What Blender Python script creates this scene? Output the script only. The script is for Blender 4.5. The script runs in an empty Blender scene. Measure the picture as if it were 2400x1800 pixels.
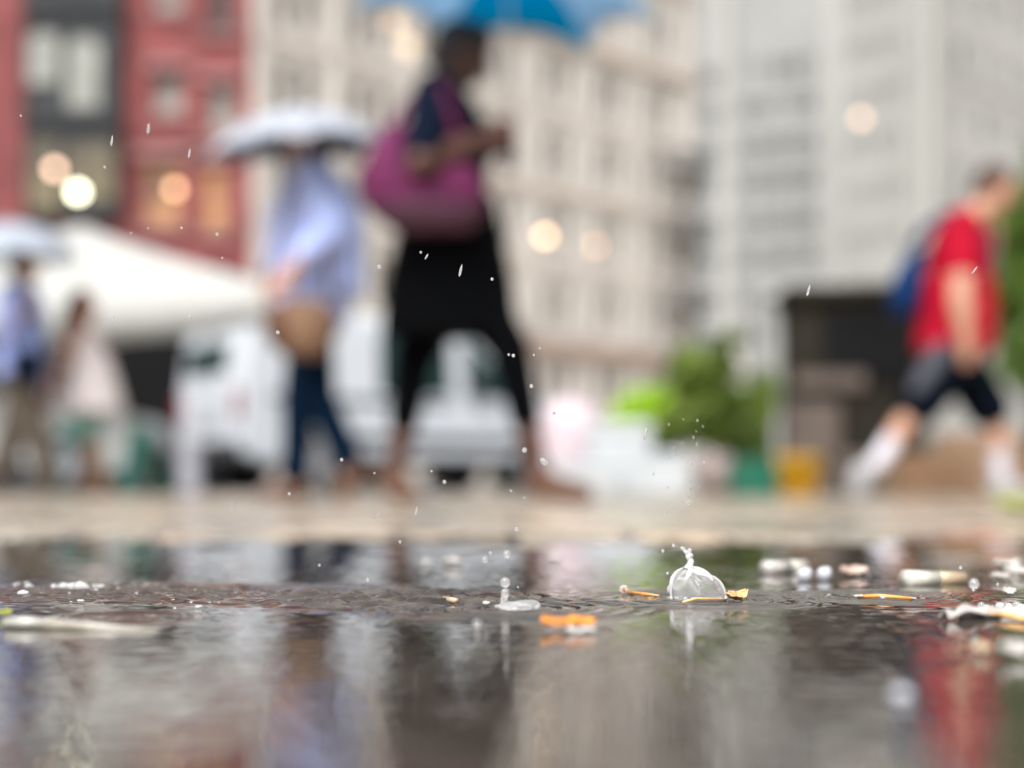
import bpy, bmesh, math, random
import numpy as np
from mathutils import Vector, Matrix, Quaternion
random.seed(7); rng = np.random.default_rng(7)
S = bpy.context.scene; COL = S.collection
V = Vector; R = math.radians; PI = math.pi
H = 0.045; FPX = 3333.333; HOR = 1148.0

def P(px, py, Y):                       # a pixel of the 2400x1800 photograph and a distance -> a point of the place
    return V(((px-1200)/FPX*Y, Y, H+(HOR-py)/FPX*Y))
def D(dx, dy, Y): return P(dx*1.085, dy*1.085, Y)
def W(px, py):                          # a pixel on the water surface
    return P(px, py, H*FPX/(py-HOR))

# ------------------------------------------------------------------ materials
def mat(name, col, rough=.6, var=.12, scale=4., spec=.5, bump=0., coat=0., metal=0., ior=1.45, col2=None, stretch=None):
    m = bpy.data.materials.new(name); m.use_nodes = True
    nt = m.node_tree; b = nt.nodes['Principled BSDF']
    b.inputs['Roughness'].default_value = rough; b.inputs['Metallic'].default_value = metal
    b.inputs['Specular IOR Level'].default_value = spec; b.inputs['IOR'].default_value = ior
    b.inputs['Coat Weight'].default_value = coat
    tc = nt.nodes.new('ShaderNodeTexCoord'); n = nt.nodes.new('ShaderNodeTexNoise')
    n.inputs['Scale'].default_value = scale; n.inputs['Detail'].default_value = 5
    src = tc.outputs['Object']
    if stretch:
        mp = nt.nodes.new('ShaderNodeMapping'); mp.inputs['Scale'].default_value = stretch
        nt.links.new(src, mp.inputs['Vector']); src = mp.outputs['Vector']
    nt.links.new(src, n.inputs['Vector'])
    r = nt.nodes.new('ShaderNodeValToRGB'); r.color_ramp.elements[0].position = .3; r.color_ramp.elements[1].position = .7
    c2 = col2 or [min(1, c*(1+var)) for c in col]; c1 = [c*(1-var) for c in col]
    if col2: c1 = col
    r.color_ramp.elements[0].color = (*c1, 1); r.color_ramp.elements[1].color = (*c2, 1)
    nt.links.new(n.outputs['Fac'], r.inputs['Fac']); nt.links.new(r.outputs['Color'], b.inputs['Base Color'])
    if bump:
        bp = nt.nodes.new('ShaderNodeBump'); bp.inputs['Strength'].default_value = bump; bp.inputs['Distance'].default_value = .01
        nt.links.new(n.outputs['Fac'], bp.inputs['Height']); nt.links.new(bp.outputs['Normal'], b.inputs['Normal'])
    return m
def emit(name, col, s):
    m = bpy.data.materials.new(name); m.use_nodes = True; nt = m.node_tree; nt.nodes.clear()
    e = nt.nodes.new('ShaderNodeEmission'); e.inputs['Color'].default_value = (*col, 1); e.inputs['Strength'].default_value = s
    o = nt.nodes.new('ShaderNodeOutputMaterial'); nt.links.new(e.outputs[0], o.inputs[0]); return m
def glow_pane(name, col, s, scale=1.2):   # lit room behind a window pane
    m = bpy.data.materials.new(name); m.use_nodes = True; nt = m.node_tree; b = nt.nodes['Principled BSDF']
    b.inputs['Base Color'].default_value = (.05, .045, .04, 1); b.inputs['Roughness'].default_value = .1
    tc = nt.nodes.new('ShaderNodeTexCoord'); n = nt.nodes.new('ShaderNodeTexNoise'); n.inputs['Scale'].default_value = scale
    nt.links.new(tc.outputs['Object'], n.inputs['Vector'])
    r = nt.nodes.new('ShaderNodeValToRGB'); r.color_ramp.elements[0].position = .35; r.color_ramp.elements[1].position = .65
    r.color_ramp.elements[0].color = (*[c*.25 for c in col], 1); r.color_ramp.elements[1].color = (*col, 1)
    nt.links.new(n.outputs['Fac'], r.inputs['Fac']); nt.links.new(r.outputs['Color'], b.inputs['Emission Color'])
    b.inputs['Emission Strength'].default_value = s; return m
def cloth(name, col, trans=.3, col2=None, var=.08, stripes=None):
    m = bpy.data.materials.new(name); m.use_nodes = True; nt = m.node_tree; nt.nodes.clear()
    o = nt.nodes.new('ShaderNodeOutputMaterial'); d = nt.nodes.new('ShaderNodeBsdfDiffuse'); t = nt.nodes.new('ShaderNodeBsdfTranslucent')
    x = nt.nodes.new('ShaderNodeMixShader'); x.inputs[0].default_value = trans
    tc = nt.nodes.new('ShaderNodeTexCoord')
    if stripes:
        n = nt.nodes.new('ShaderNodeTexWave'); n.bands_direction = 'DIAGONAL'; n.inputs['Scale'].default_value = stripes; n.inputs['Distortion'].default_value = .6
    else:
        n = nt.nodes.new('ShaderNodeTexNoise'); n.inputs['Scale'].default_value = 5
    nt.links.new(tc.outputs['Object'], n.inputs['Vector'])
    r = nt.nodes.new('ShaderNodeValToRGB')
    r.color_ramp.elements[0].color = (*[c*(1-var) for c in col], 1); r.color_ramp.elements[1].color = (*(col2 or [min(1, c*(1+var)) for c in col]), 1)
    nt.links.new(n.outputs['Fac'], r.inputs['Fac'])
    for q in (d, t): nt.links.new(r.outputs['Color'], q.inputs['Color'])
    nt.links.new(d.outputs[0], x.inputs[1]); nt.links.new(t.outputs[0], x.inputs[2]); nt.links.new(x.outputs[0], o.inputs[0]); return m
def water_glass(name, rough=0., tr=1.):
    m = bpy.data.materials.new(name); m.use_nodes = True; b = m.node_tree.nodes['Principled BSDF']
    b.inputs['Base Color'].default_value = (1, 1, 1, 1); b.inputs['Transmission Weight'].default_value = tr
    b.inputs['IOR'].default_value = 1.333; b.inputs['Roughness'].default_value = rough; return m

M = dict(
 dull=mat('dull wet paper', (.40,.385,.34), .4, .2, 120, coat=.5),
 soaked=mat('soaked pale paper', (.34,.31,.26), .4, .2, 120, coat=.6),
 skin_dark=mat('dark skin', (.075,.029,.018), .5, .15, 9), skin_light=mat('light skin', (.50,.27,.18), .5, .1, 9), skin_tan=mat('tan skin', (.30,.14,.085), .5, .1, 9),
 hair_dark=mat('dark hair', (.012,.009,.008), .5, .3, 60, stretch=(1,1,.1)), hair_brown=mat('brown hair', (.045,.018,.010), .5, .3, 60, stretch=(1,1,.1)),
 eye=mat('eye', (.02,.015,.012), .1), lips=mat('lips', (.20,.06,.05), .4),
 navy=mat('navy cotton', (.004,.007,.016), .9, .25, 14, spec=.04), black=mat('black cotton', (.0018,.0021,.0028), .9, .25, 14, spec=.04), maroon=mat('dark plum knit', (.03,.008,.022), .85),
 magenta=mat('magenta canvas', (.092,.013,.052), .8, .42, 7, spec=.2), plum=mat('plum leather', (.05,.012,.03), .6),
 brown_leather=mat('brown leather', (.10,.04,.018), .5, .2, 20), tan_bag=mat('tan suede', (.155,.085,.048), .75, .35, 9),
 blue_shirt=cloth('blue striped shirt', (.27,.35,.80), .05, (.60,.68,.95), stripes=16), pale_blue=mat('pale blue cotton', (.24,.30,.58), .8, .2, 8), khaki=mat('brown chino', (.075,.058,.042), .85, .15, 10),
 dark_denim=mat('dark denim', (.003,.011,.028), .9, .2, 30, spec=.04), red=mat('red jersey', (.34,.003,.019), .8, .32, 5, spec=.15, bump=.5), backpack=mat('blue nylon', (.004,.026,.095), .75, .2, 12, spec=.1), shorts=mat('navy shorts', (.004,.006,.011), .92, .3, 8, spec=.02), short_highlight=mat('grey shorts highlight', (.055,.058,.072), .85),
 white_sock=mat('white sock', (.62,.60,.66), .9), grey_shoe=mat('grey shoe', (.32,.32,.33), .6), black_shoe=mat('black shoe', (.02,.018,.018), .5),
 dress=cloth('pale dress', (.62,.56,.55), .15), white_sack=mat('white sack plastic', (.48,.46,.475), .4, .08, 6, bump=.3), pink_sack=mat('pink white sack plastic', (.52,.43,.465), .45, .1, 4, bump=.3), cooler=mat('white foam box', (.43,.455,.47), .6, .06, 20),
 steel=mat('umbrella steel', (.5,.52,.54), .3, metal=.9), white_metal=mat('white painted metal', (.7,.7,.69), .4), plastic_black=mat('black plastic', (.015,.015,.017), .45),
 tent=cloth('white tent cloth', (.60,.60,.575), .40), grey_umb=cloth('grey blue umbrella cloth', (.36,.40,.46), .1), white_umb=cloth('white umbrella cloth', (.35,.37,.42), .06), navy_umb=cloth('navy umbrella lining', (.06,.08,.14), .05),
 umb_blue=cloth('blue umbrella cloth', (.0,.40,.64), .6), umb_skylit=cloth('skylit blue umbrella cloth', (.44,.63,.80), .6),  # the pale cloth paints skylight shining through the canopy sides
 van=mat('white van paint', (.55,.575,.61), .4, .04, 2, coat=.2), car=mat('white car paint', (.50,.50,.49), .4, .04, 2, coat=.2), glass=mat('tinted car glass', (.012,.035,.032), .06, .2, 3), tyre=mat('tyre rubber', (.012,.012,.013), .8), hub=mat('grey wheel hub', (.34,.34,.37), .4), tail=mat('tail lamp', (.20,.012,.015), .25), bumper=mat('dark bumper', (.03,.03,.034), .6),
 truck=mat('dark charcoal truck paint', (.006,.006,.0065), .85, .25, 1.5, spec=.15), rust=mat('rust red door', (.04,.012,.010), .6),
 green_paint=mat('green chair paint', (.006,.085,.065), .4, .15, 12), green_box=mat('dark green plastic', (.004,.10,.06), .5, .15, 8), yellow=mat('yellow plastic', (.72,.40,.012), .5, .15, 6), terracotta=mat('terracotta', (.22,.10,.055), .8, .2, 12), wood=mat('crate wood', (.25,.15,.085), .8, .25, 10, stretch=(1,1,6)), orange_fruit=mat('orange pumpkin skin', (.42,.12,.02), .5, .2, 6), grey_pot=mat('grey pink stone pot', (.24,.19,.175), .8, .2, 14), bollard=mat('grey painted steel', (.24,.24,.27), .5, .1, 8),
 leaf_dark=mat('dark leaves', (.03,.062,.010), .5, .5, 4, col2=(.17,.24,.03)), leaf_mid=mat('mid leaves', (.085,.15,.02), .55, .4, 4), lime=mat('lime leaves', (.33,.56,.006), .5, .3, 5), bark=mat('bark', (.06,.045,.032), .9, .3, 10), petal_white=mat('white flower', (.74,.71,.62), .7),
 kiosk=mat('dark olive steel', (.022,.019,.014), .85, .3, 1.2, spec=.1), kiosk_brown=mat('brown counter', (.10,.075,.06), .7, .2, 3), stone=mat('pale pillar stone', (.42,.42,.39), .8, .12, 3),
 brick=mat('red painted brick', (.21,.054,.052), .8, .38, 1.1, bump=.2), brick_pale=mat('faded red stone', (.31,.15,.145), .75, .15, 3), iron=mat('dark cast iron', (.020,.023,.026), .55, .3, 2), sky_pane=mat('pale painted sky reflection', (.30,.30,.27), .3, .35, .8),  # the pale window colour paints the sky reflected in the glass
 cream=mat('cream limestone', (.54,.51,.475), .8, .09, .4), cream_band=mat('tan limestone band', (.52,.45,.40), .8, .09, .5), brown_band=mat('brown stone course', (.33,.25,.21), .8, .12, .5), pane=mat('grey window glass', (.06,.07,.067), .1, .35, .25), pane_dark=mat('dark window glass', (.03,.035,.034), .08, .4, .3),
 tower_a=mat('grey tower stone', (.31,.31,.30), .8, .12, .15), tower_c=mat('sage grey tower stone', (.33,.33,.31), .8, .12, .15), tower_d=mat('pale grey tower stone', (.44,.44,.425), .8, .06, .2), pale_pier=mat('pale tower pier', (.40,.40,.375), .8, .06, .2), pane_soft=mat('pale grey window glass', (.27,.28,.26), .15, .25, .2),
 glow_warm=glow_pane('warm lit shop window', (1,.46,.16), .8), glow_dim=glow_pane('dim yellow lit window', (1,.78,.36), .34, .6), glow_soft=glow_pane('soft lit window', (1,.80,.50), 1.25, .8),
 lamp_iron=mat('lamp bracket iron', (.05,.05,.05), .5),
 water=water_glass('rain water', 0., .82), splash=water_glass('clear splash water', 0., .91), foam=water_glass('bubbly foam', .02, .62), crest=water_glass('highlight crest water', .02, .68),  # crest water whitened to paint sky highlights on dome ridges, rim and stem
 paper=mat('wet cigarette paper', (.52,.50,.43), .45, .22, 120, coat=.6), filter=mat('tan filter paper', (.40,.30,.19), .5, .2, 150, coat=.6), petal=mat('wet white petal', (.43,.40,.37), .35, .12, 130, coat=.8), pink_petal=mat('wet pink petal', (.44,.31,.25), .35, .15, 130, coat=.8), orange_petal=mat('orange petal', (.56,.18,.006), .35, .4, 220, coat=.6), twig=mat('orange stem', (.62,.27,.05), .4, .25, 260, coat=.8), amber=mat('amber bud scale', (.75,.42,.16), .35, .2, 200, coat=.9), pebble=mat('white pebble', (.42,.43,.46), .35, .1, 150, coat=.7), yellow_leaf=mat('yellow leaf', (.20,.21,.03), .7, .2, 60), blue_scrap=mat('blue plastic scrap', (.01,.22,.5), .4),
)

# ------------------------------------------------------------------ objects
def tag(o, label=None, cat=None, group=None, kind=None):
    if label: o['label'] = label
    if cat: o['category'] = cat
    if group: o['group'] = group
    if kind: o['kind'] = kind
    return o
def empty(name, label, cat, loc=(0,0,0), rz=0, group=None):
    o = bpy.data.objects.new(name, None); COL.objects.link(o); o.location = loc; o.rotation_euler = (0,0,rz); o.empty_display_size = .1
    return tag(o, label, cat, group)
def link(name, me, mats, parent=None, smooth=True, loc=None):
    if smooth: me.polygons.foreach_set('use_smooth', [True]*len(me.polygons))
    o = bpy.data.objects.new(name, me); COL.objects.link(o)
    if not isinstance(mats, (list, tuple)): mats = [mats]
    if len(me.materials) == 0:
        for m in mats: me.materials.append(m)
    if parent: o.parent = parent
    if loc is not None: o.location = loc
    return o
def evaluated(me, mods):
    o = bpy.data.objects.new('tmp', me); COL.objects.link(o)
    for typ, kw in mods:
        m = o.modifiers.new(typ, typ)
        for k, v in kw.items(): setattr(m, k, v)
    dg = bpy.context.evaluated_depsgraph_get()
    out = bpy.data.meshes.new_from_object(o.evaluated_get(dg)); bpy.data.objects.remove(o); return out
class MB:
    def __init__(s): s.v = []; s.f = []; s.mi = []; s.cur = 0
    def add(s, vs, fs):
        b = len(s.v); s.v += [tuple(v) for v in vs]; s.f += [[i+b for i in f] for f in fs]; s.mi += [s.cur]*len(fs); return s
    def box(s, c, d, rot=None):
        c = V(c); vs = []
        for x in (-.5,.5):
            for y in (-.5,.5):
                for z in (-.5,.5):
                    p = V((x*d[0], y*d[1], z*d[2])); vs.append(c+(rot @ p if rot else p))
        return s.add(vs, [[0,1,3,2],[4,6,7,5],[0,4,5,1],[2,3,7,6],[0,2,6,4],[1,5,7,3]])
    def tube(s, pts, rs, n=10, cap=True):
        pts = [V(p) for p in pts]
        if not isinstance(rs, (list, tuple)): rs = [rs]*len(pts)
        ring = []; up = None
        for i, p in enumerate(pts):
            t = (pts[min(i+1, len(pts)-1)]-pts[max(i-1, 0)]).normalized()
            if up is None: up = t.orthogonal().normalized()
            a = (up - t*up.dot(t)).normalized(); b = t.cross(a); up = a
            ring.append([p+(a*math.cos(2*PI*k/n)+b*math.sin(2*PI*k/n))*rs[i] for k in range(n)])
        vs = [q for r in ring for q in r]; fs = []
        for i in range(len(pts)-1):
            for k in range(n): fs.append([i*n+k, i*n+(k+1)%n, (i+1)*n+(k+1)%n, (i+1)*n+k])
        if cap: fs.append(list(range(n))[::-1]); fs.append([(len(pts)-1)*n+k for k in range(n)])
        return s.add(vs, fs)
    def ell(s, c, r, rot=None, nu=16, nv=10):
        c = V(c); r = r if isinstance(r, (tuple, list)) else (r, r, r); vs = [V((0,0,r[2]))]
        for i in range(1, nv):
            a = PI*i/nv
            for k in range(nu):
                b = 2*PI*k/nu; vs.append(V((r[0]*math.sin(a)*math.cos(b), r[1]*math.sin(a)*math.sin(b), r[2]*math.cos(a))))
        vs.append(V((0,0,-r[2]))); fs = []
        for k in range(nu):
            fs.append([0, 1+k, 1+(k+1)%nu]); L = 1+(nv-2)*nu; fs.append([L+k, len(vs)-1, L+(k+1)%nu])
            for i in range(nv-2):
                a = 1+i*nu; fs.append([a+k, a+nu+k, a+nu+(k+1)%nu, a+(k+1)%nu])
        return s.add([c+(rot @ v if rot else v) for v in vs], fs)
    def cap(s, a, b, ra, rb, n=14):                     # tapered capsule, closed
        a = V(a); b = V(b); t = (b-a); L = t.length
        if L < 1e-6: return s.ell(a, ra)
        t /= L; pts = []; rs = []
        for k in range(5):
            q = PI/2*k/4; pts.append(a - t*ra*math.cos(q)); rs.append(max(ra*math.sin(q), ra*.05))
        for k in range(5):
            q = PI/2*k/4; pts.append(b + t*rb*math.sin(q)); rs.append(max(rb*math.cos(q), rb*.05))
        return s.tube(pts, rs, n)
    def loft(s, secs, n=24):                            # secs: (centre, rx, ry)
        vs = []; fs = []
        for c, rx, ry in secs:
            for k in range(n):
                a = 2*PI*k/n; vs.append(V(c)+V((rx*math.cos(a), ry*math.sin(a), 0)))
        for i in range(len(secs)-1):
            for k in range(n): fs.append([i*n+k, i*n+(k+1)%n, (i+1)*n+(k+1)%n, (i+1)*n+k])
        fs.append(list(range(n))[::-1]); fs.append([(len(secs)-1)*n+k for k in range(n)])
        return s.add(vs, fs)
    def mesh(s, name='mesh'):
        me = bpy.data.meshes.new(name); me.from_pydata(s.v, [], s.f); me.polygons.foreach_set('material_index', s.mi); me.update(); return me
    def fixed(s):
        me = s.mesh(); bm = bmesh.new(); bm.from_mesh(me); bmesh.ops.recalc_face_normals(bm, faces=bm.faces); bm.to_mesh(me); bm.free(); return me
    def build(s, name, m, parent=None, smooth=False, bevel=0, loc=None):
        me = s.fixed()
        if bevel: me = evaluated(me, [('BEVEL', dict(width=bevel, segments=2, limit_method='ANGLE'))])
        if isinstance(m, (list, tuple)): me.materials.clear()
        return link(name, me, m, parent, smooth, loc)
    def organic(s, name, m, parent=None, voxel=.007, it=4, extra=None):
        me = evaluated(s.fixed(), [('REMESH', dict(mode='VOXEL', voxel_size=voxel)), ('SMOOTH', dict(factor=.5, iterations=it))])
        if extra is not None:                           # eyes and lips set in the head's own mesh
            bm = bmesh.new(); bm.from_mesh(me); bm2 = extra.fixed(); bm.from_mesh(bm2); bm.to_mesh(me); bm.free()
        return link(name, me, m, parent, True)

# ------------------------------------------------------------------ people
def lerp(a, b, t): return V(a)*(1-t)+V(b)*t
def hand(mb, w, d, n, side, curl):
    d = V(d).normalized(); n = V(n); n = (n-d*n.dot(d)).normalized(); l = d.cross(n)*side
    for i, off in enumerate((-.027, -.009, .009, .027)):
        k = w + d*(.086-.004*abs(i-1)) + l*off
        mb.cap(w + d*.012 + l*off*.7, k, .015, .0115, 8)
        L = (.062, .072, .076, .068)[i]; p = k; ang = 0
        for j, fr in enumerate((.45, .3, .25)):
            ang += curl*(.8, 1.1, .8)[j]
            q = p + (d*math.cos(ang)+n*math.sin(ang))*L*fr; mb.cap(p, q, .0105-.0012*j, .0095-.0012*j, 8); p = q
    b = w + d*.025 + l*.028; t1 = b + (d*.55+l*.65+n*.35).normalized()*.042; t2 = t1 + (d*.8+l*.1+n*(.3+curl*.4)).normalized()*.034
    mb.cap(b, t1, .0135, .0115, 8); mb.cap(t1, t2, .011, .009, 8)
def person(label, loc, rz, J, skin, build=1., group='people out in the rain', hs=1., arm=1.):
    e = empty('person', label, 'person', loc, rz, group); J = {k: V(v) for k, v in J.items()}; g = build
    mb = MB(); hd = J['head']; fw = J.get('look', V((1,0,0))).normalized(); sd = V((0,0,1)).cross(fw).normalized(); up = fw.cross(sd)
    rot = Matrix((fw, sd, up)).transposed()*hs
    L = lambda x, y, z: hd + rot @ V((x, y, z))
    mb.ell(L(-.012,0,.022), (.098,.076,.103), rot); mb.ell(L(.022,0,-.045), (.068,.058,.072), rot); mb.ell(L(.045,0,-.085), (.035,.036,.028), rot)
    mb.cap(L(.088,0,.012), L(.108,0,-.024), .010, .015, 8); mb.cap(L(.083,-.02,-.062), L(.083,.02,-.062), .011, .011, 8)
    for q in (-1, 1):
        mb.ell(L(-.008, q*.076, -.008), (.020,.009,.030), rot, 10, 8); mb.cap(L(.080,q*.045,.036), L(.086,q*.014,.034), .010, .010, 8); mb.ell(L(.055,q*.038,-.02), (.028,.024,.03), rot, 10, 8)
    eyes = MB()
    for q in (-1, 1):
        eyes.cur = 1; eyes.ell(L(.079, q*.032, .012), (.012,.014,.009), rot, 10, 6)
    eyes.cur = 2; eyes.ell(L(.091, 0, -.062), (.006,.022,.008), rot, 10, 6)
    nk = J['neck']; mb.cap(L(-.02,0,-.05), nk, .052*g, .06*g)
    ch = lerp(J['shR'], J['shL'], .5); pe = lerp(J['hipR'], J['hipL'], .5)
    def torso(b, inf, z1=1., flare=0):
        prof = [(-.16,.10,.13),(0,.118,.165),(.2,.112,.158),(.42,.105,.145),(.65,.12,.17),(.85,.118,.19),(1.,.085,.175),(1.07,.055,.09)]
        b.loft([(lerp(pe, ch, t), (rx*g+inf)*(1+flare*max(0,.5-t)), (ry*g+inf)*(1+flare*max(0,.5-t))) for t, rx, ry in prof])
    torso(mb, 0)
    for s_, sg in (('R', -1), ('L', 1)):
        sh, el, wr = J['sh'+s_], J['el'+s_], J['wr'+s_]
        g *= arm; mb.cap(lerp(ch, sh, .6), sh, .065*g, .058*g); mb.cap(sh, lerp(sh, el, .45), .054*g, .049*g); mb.cap(lerp(sh, el, .45), el, .049*g, .040*g); mb.cap(el, lerp(el, wr, .3), .041*g, .042*g); mb.cap(lerp(el, wr, .3), wr, .042*g, .027*g)
        n = J.get('palm'+s_, V((0,-sg,0))); hand(mb, wr, J.get('hdir'+s_, wr-el), n, J.get('thumb'+s_, V((1,0,0))).x, J.get('curl'+s_, V((.3,0,0))).x)
        g = build; hp, kn, an, to = J['hip'+s_], J['kn'+s_], J['an'+s_], J['to'+s_]
        mb.cap(hp, lerp(hp, kn, .5), .088*g, .074*g); mb.cap(lerp(hp, kn, .5), kn, .074*g, .053*g); cf = lerp(kn, an, .3)
        mb.cap(kn, cf, .052*g, .054*g); mb.cap(cf, an, .054*g, .036*g)
        hl = J.get('he'+s_, an + V((-.035,0,-.045))); mb.cap(an, hl, .036, .032); ball = lerp(hl, to, .72)
        mb.cap(hl, ball, .032, .036); mb.cap(ball, to, .034, .022); mb.cap(lerp(an, hl, .2), ball, .034, .028)
    mb.organic('body', [skin, M['eye'], M['lips']], e, .0065, 3, eyes)
    e['_'] = 0; del e['_']
    return e, J, torso, L, rot
def limb(b, pts, rs):
    for i in range(len(pts)-1): b.cap(pts[i], pts[i+1], rs[i], rs[i+1])
def shirt(e, J, torso, m, inf=.018, sl=.5, g=1., hem=None, name='shirt', fore=0, flare=0):
    b = MB(); torso(b, inf, flare=flare)
    for s_ in 'RL':
        sh, el, wr = J['sh'+s_], J['el'+s_], J['wr'+s_]; ch = lerp(J['shR'], J['shL'], .5)
        b.cap(lerp(ch, sh, .5), sh, .078*g, .072*g); b.cap(sh, lerp(sh, el, sl), .070*g, .066*g)
        if fore: b.cap(el, lerp(el, wr, fore), .06*g, .048*g)
    if hem:
        for c, rx, ry in hem: pass
        b.loft(hem)
    return b.organic(name, m, e, .008, 4)
def trousers(e, J, m, g=1., to=1., name='trousers', r0=.105, r1=.078, r2=.062, top=True):
    b = MB(); pe = lerp(J['hipR'], J['hipL'], .5)
    b.loft([(pe+V((0,0,-.13)), .12*g, .17*g), (pe, .135*g, .185*g), (pe+V((0,0,.12)), .125*g, .17*g)])
    for s_ in 'RL':
        hp, kn, an = J['hip'+s_], J['kn'+s_], J['an'+s_]
        if to <= .5: b.cap(hp, lerp(hp, kn, to*2), r0*g, r1*g+.014)
        else:
            b.cap(hp, kn, r0*g, r1*g); b.cap(kn, lerp(kn, an, (to-.5)*2), r1*g, r2*g)
    return b.organic(name, m, e, .008, 3)
def shoes(e, J, m, name='shoe', inf=1.):
    for s_ in 'RL':
        an, to = J['an'+s_], J['to'+s_]; hl = J.get('he'+s_, an + V((-.035,0,-.045))); b = MB(); ball = lerp(hl, to, .72)
        b.cap(hl, ball, .043*inf, .047*inf); b.cap(ball, to+(to-hl).normalized()*.01, .045*inf, .032*inf); b.cap(lerp(an, hl, .45), lerp(hl, ball, .6), .043*inf, .04*inf)
        b.organic(name, m, e, .006, 3)
def socks(e, J, m, t=.6):
    for s_ in 'RL':
        b = MB(); kn, an = J['kn'+s_], J['an'+s_]; b.cap(lerp(kn, an, t), an, .053, .043); b.organic('sock', m, e, .006, 2)
def hair(e, L, rot, m, style='short'):
    b = MB(); b.ell(L(-.028,0,.036), (.100,.086,.104), rot); b.ell(L(-.05,0,-.02), (.075,.080,.08), rot)
    if style == 'long': b.cap(L(-.07,0,-.02), L(-.10,0,-.22), .075, .05); b.cap(L(-.03,.06,0), L(-.04,.07,-.16), .035, .025); b.cap(L(-.03,-.06,0), L(-.04,-.07,-.16), .035, .025)
    if style == 'cap': b.ell(L(.02,0,.07), (.085,.080,.07), rot)
    return b.organic('hair', m, e, .006, 2)

def umbrella(label, apex, rad, depth, tilt, mats, handle, N=8, hook=True, rot0=0., underside=None):
    """apex: top of the canopy; tilt: (about x, about y); handle: world point of the hand"""
    e = empty('umbrella', label, 'umbrella', apex, 0, None)
    rm = Matrix.Rotation(tilt[0], 3, 'X') @ Matrix.Rotation(tilt[1], 3, 'Y')
    b = MB(); nu, nv = 6, 8
    for k in range(N):
        b.cur = k % len(mats); a0 = rot0+2*PI*k/N; a1 = rot0+2*PI*(k+1)/N; vs = []
        for j in range(nv+1):
            t = j/nv
            for i in range(nu+1):
                u = i/nu; p0 = V((math.cos(a0), math.sin(a0), 0)); p1 = V((math.cos(a1), math.sin(a1), 0)); p = p0.lerp(p1, u)
                sag = 1-.10*4*u*(1-u)*t; r = rad*math.sin(t*1.25)/math.sin(1.25)*sag
                z = -depth*(1-math.cos(t*1.25))/(1-math.cos(1.25)) + .10*rad*4*u*(1-u)*t*t*t
                vs.append(rm @ V((p.x*r, p.y*r, z)))
        fs = [[j*(nu+1)+i, j*(nu+1)+i+1, (j+1)*(nu+1)+i+1, (j+1)*(nu+1)+i] for j in range(nv) for i in range(nu)]
        b.add(vs, fs)
    me = b.mesh(); bm = bmesh.new(); bm.from_mesh(me); bmesh.ops.remove_doubles(bm, verts=bm.verts, dist=.0005); bmesh.ops.recalc_face_normals(bm, faces=bm.faces); bm.to_mesh(me); bm.free()
    if underside:
        me.materials.append(mats[0]); me.materials.append(underside)  # inner face of the canopy coloured darker than the outside
    me = evaluated(me, [('SOLIDIFY', dict(thickness=.0015, material_offset=1 if underside else 0))]); link('canopy', me, list(mats), e)
    hl = V(handle)-V(apex)
    for k in range(N):
        a = rot0+2*PI*k/N; pts = []
        for j in range(nv+1):
            t = j/nv; r = rad*math.sin(t*1.25)/math.sin(1.25); z = -depth*(1-math.cos(t*1.25))/(1-math.cos(1.25))-.004
            pts.append(rm @ V((math.cos(a)*r, math.sin(a)*r, z)))
        MB().tube(pts, .002, 6).build('rib', M['steel'], e, True)
    MB().tube([rm @ V((0,0,.05)), rm @ V((0,0,-.02)), hl], .0055, 8).build('shaft', M['steel'], e, True)
    d = (hl-rm @ V((0,0,-.02))).normalized(); sp = d.orthogonal().normalized()
    pts = [hl - d*.03, hl + d*.08] + ([hl + d*(.08+.03*math.sin(q)) + sp*.03*(1-math.cos(q)) for q in (R(45), R(90), R(135), R(180))] if hook else [])
    MB().tube(pts, .011, 10).build('handle', M['plastic_black'], e, True)
    MB().cap(rm @ V((0,0,.05)), rm @ V((0,0,.075)), .007, .004).build('tip', M['plastic_black'], e, True)
    return e

# walking woman with the blue umbrella: one photo pixel (2212 wide view) is 1.617 mm at her distance
YW = 4.97; kW = 1.617e-3
def jw(dx, dy, y=0.): return ((dx-990)*kW, y, (1086-dy)*kW)
Jw = dict(head=jw(1000,124), look=(1,-.05,-.22), neck=jw(975,196), shR=jw(945,236,-.17), shL=jw(985,226,.17), elR=jw(922,408,-.37), wrR=jw(1056,330,-.19), elL=jw(990,385,.17), wrL=jw(1056,328,.0),
  palmR=(0,1,.2), palmL=(0,-1,.2), curlR=(.95,0,0), curlL=(.95,0,0), thumbR=(-1,0,0), hdirR=(.8,.25,.45), hdirL=(.8,-.2,.5),
  hipR=jw(965,560,-.085), hipL=jw(1005,560,.085), knR=jw(1100,760,-.10), anR=jw(1160,1020,-.09), toR=jw(1258,1068,-.10), heR=jw(1160,1056,-.09),
  knL=jw(890,770,.09), anL=jw(852,1015,.10), toL=jw(892,1078,.09), heL=jw(832,1046,.10))
ow = P(990*1.085, 1148+FPX*H/YW, YW); ow.z = .006
pw, Jv, tor, Lh, rt = person('person in black with cropped trousers striding along under a blue umbrella', ow, 0, Jw, M['skin_dark'], .98, hs=.92, arm=1.12)
b = MB(); tor(b, .02)
for s_ in 'RL':
    b.cap(lerp(lerp(Jv['shR'], Jv['shL'], .5), Jv['sh'+s_], .4), Jv['sh'+s_], .085, .078); b.cap(Jv['sh'+s_], lerp(Jv['sh'+s_], Jv['el'+s_], .82), .075, .07)
b.organic('shirt', M['navy'], pw, .008, 4)
b = MB(); b.loft([(V(jw(972,730)), .242, .20), (V(jw(971,690)), .236, .20), (V(jw(970,600)), .22, .21), (V(jw(972,500)), .185, .20), (V(jw(972,430)), .16, .18)]); b.organic('tunic', M['black'], pw, .009, 3)
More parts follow.
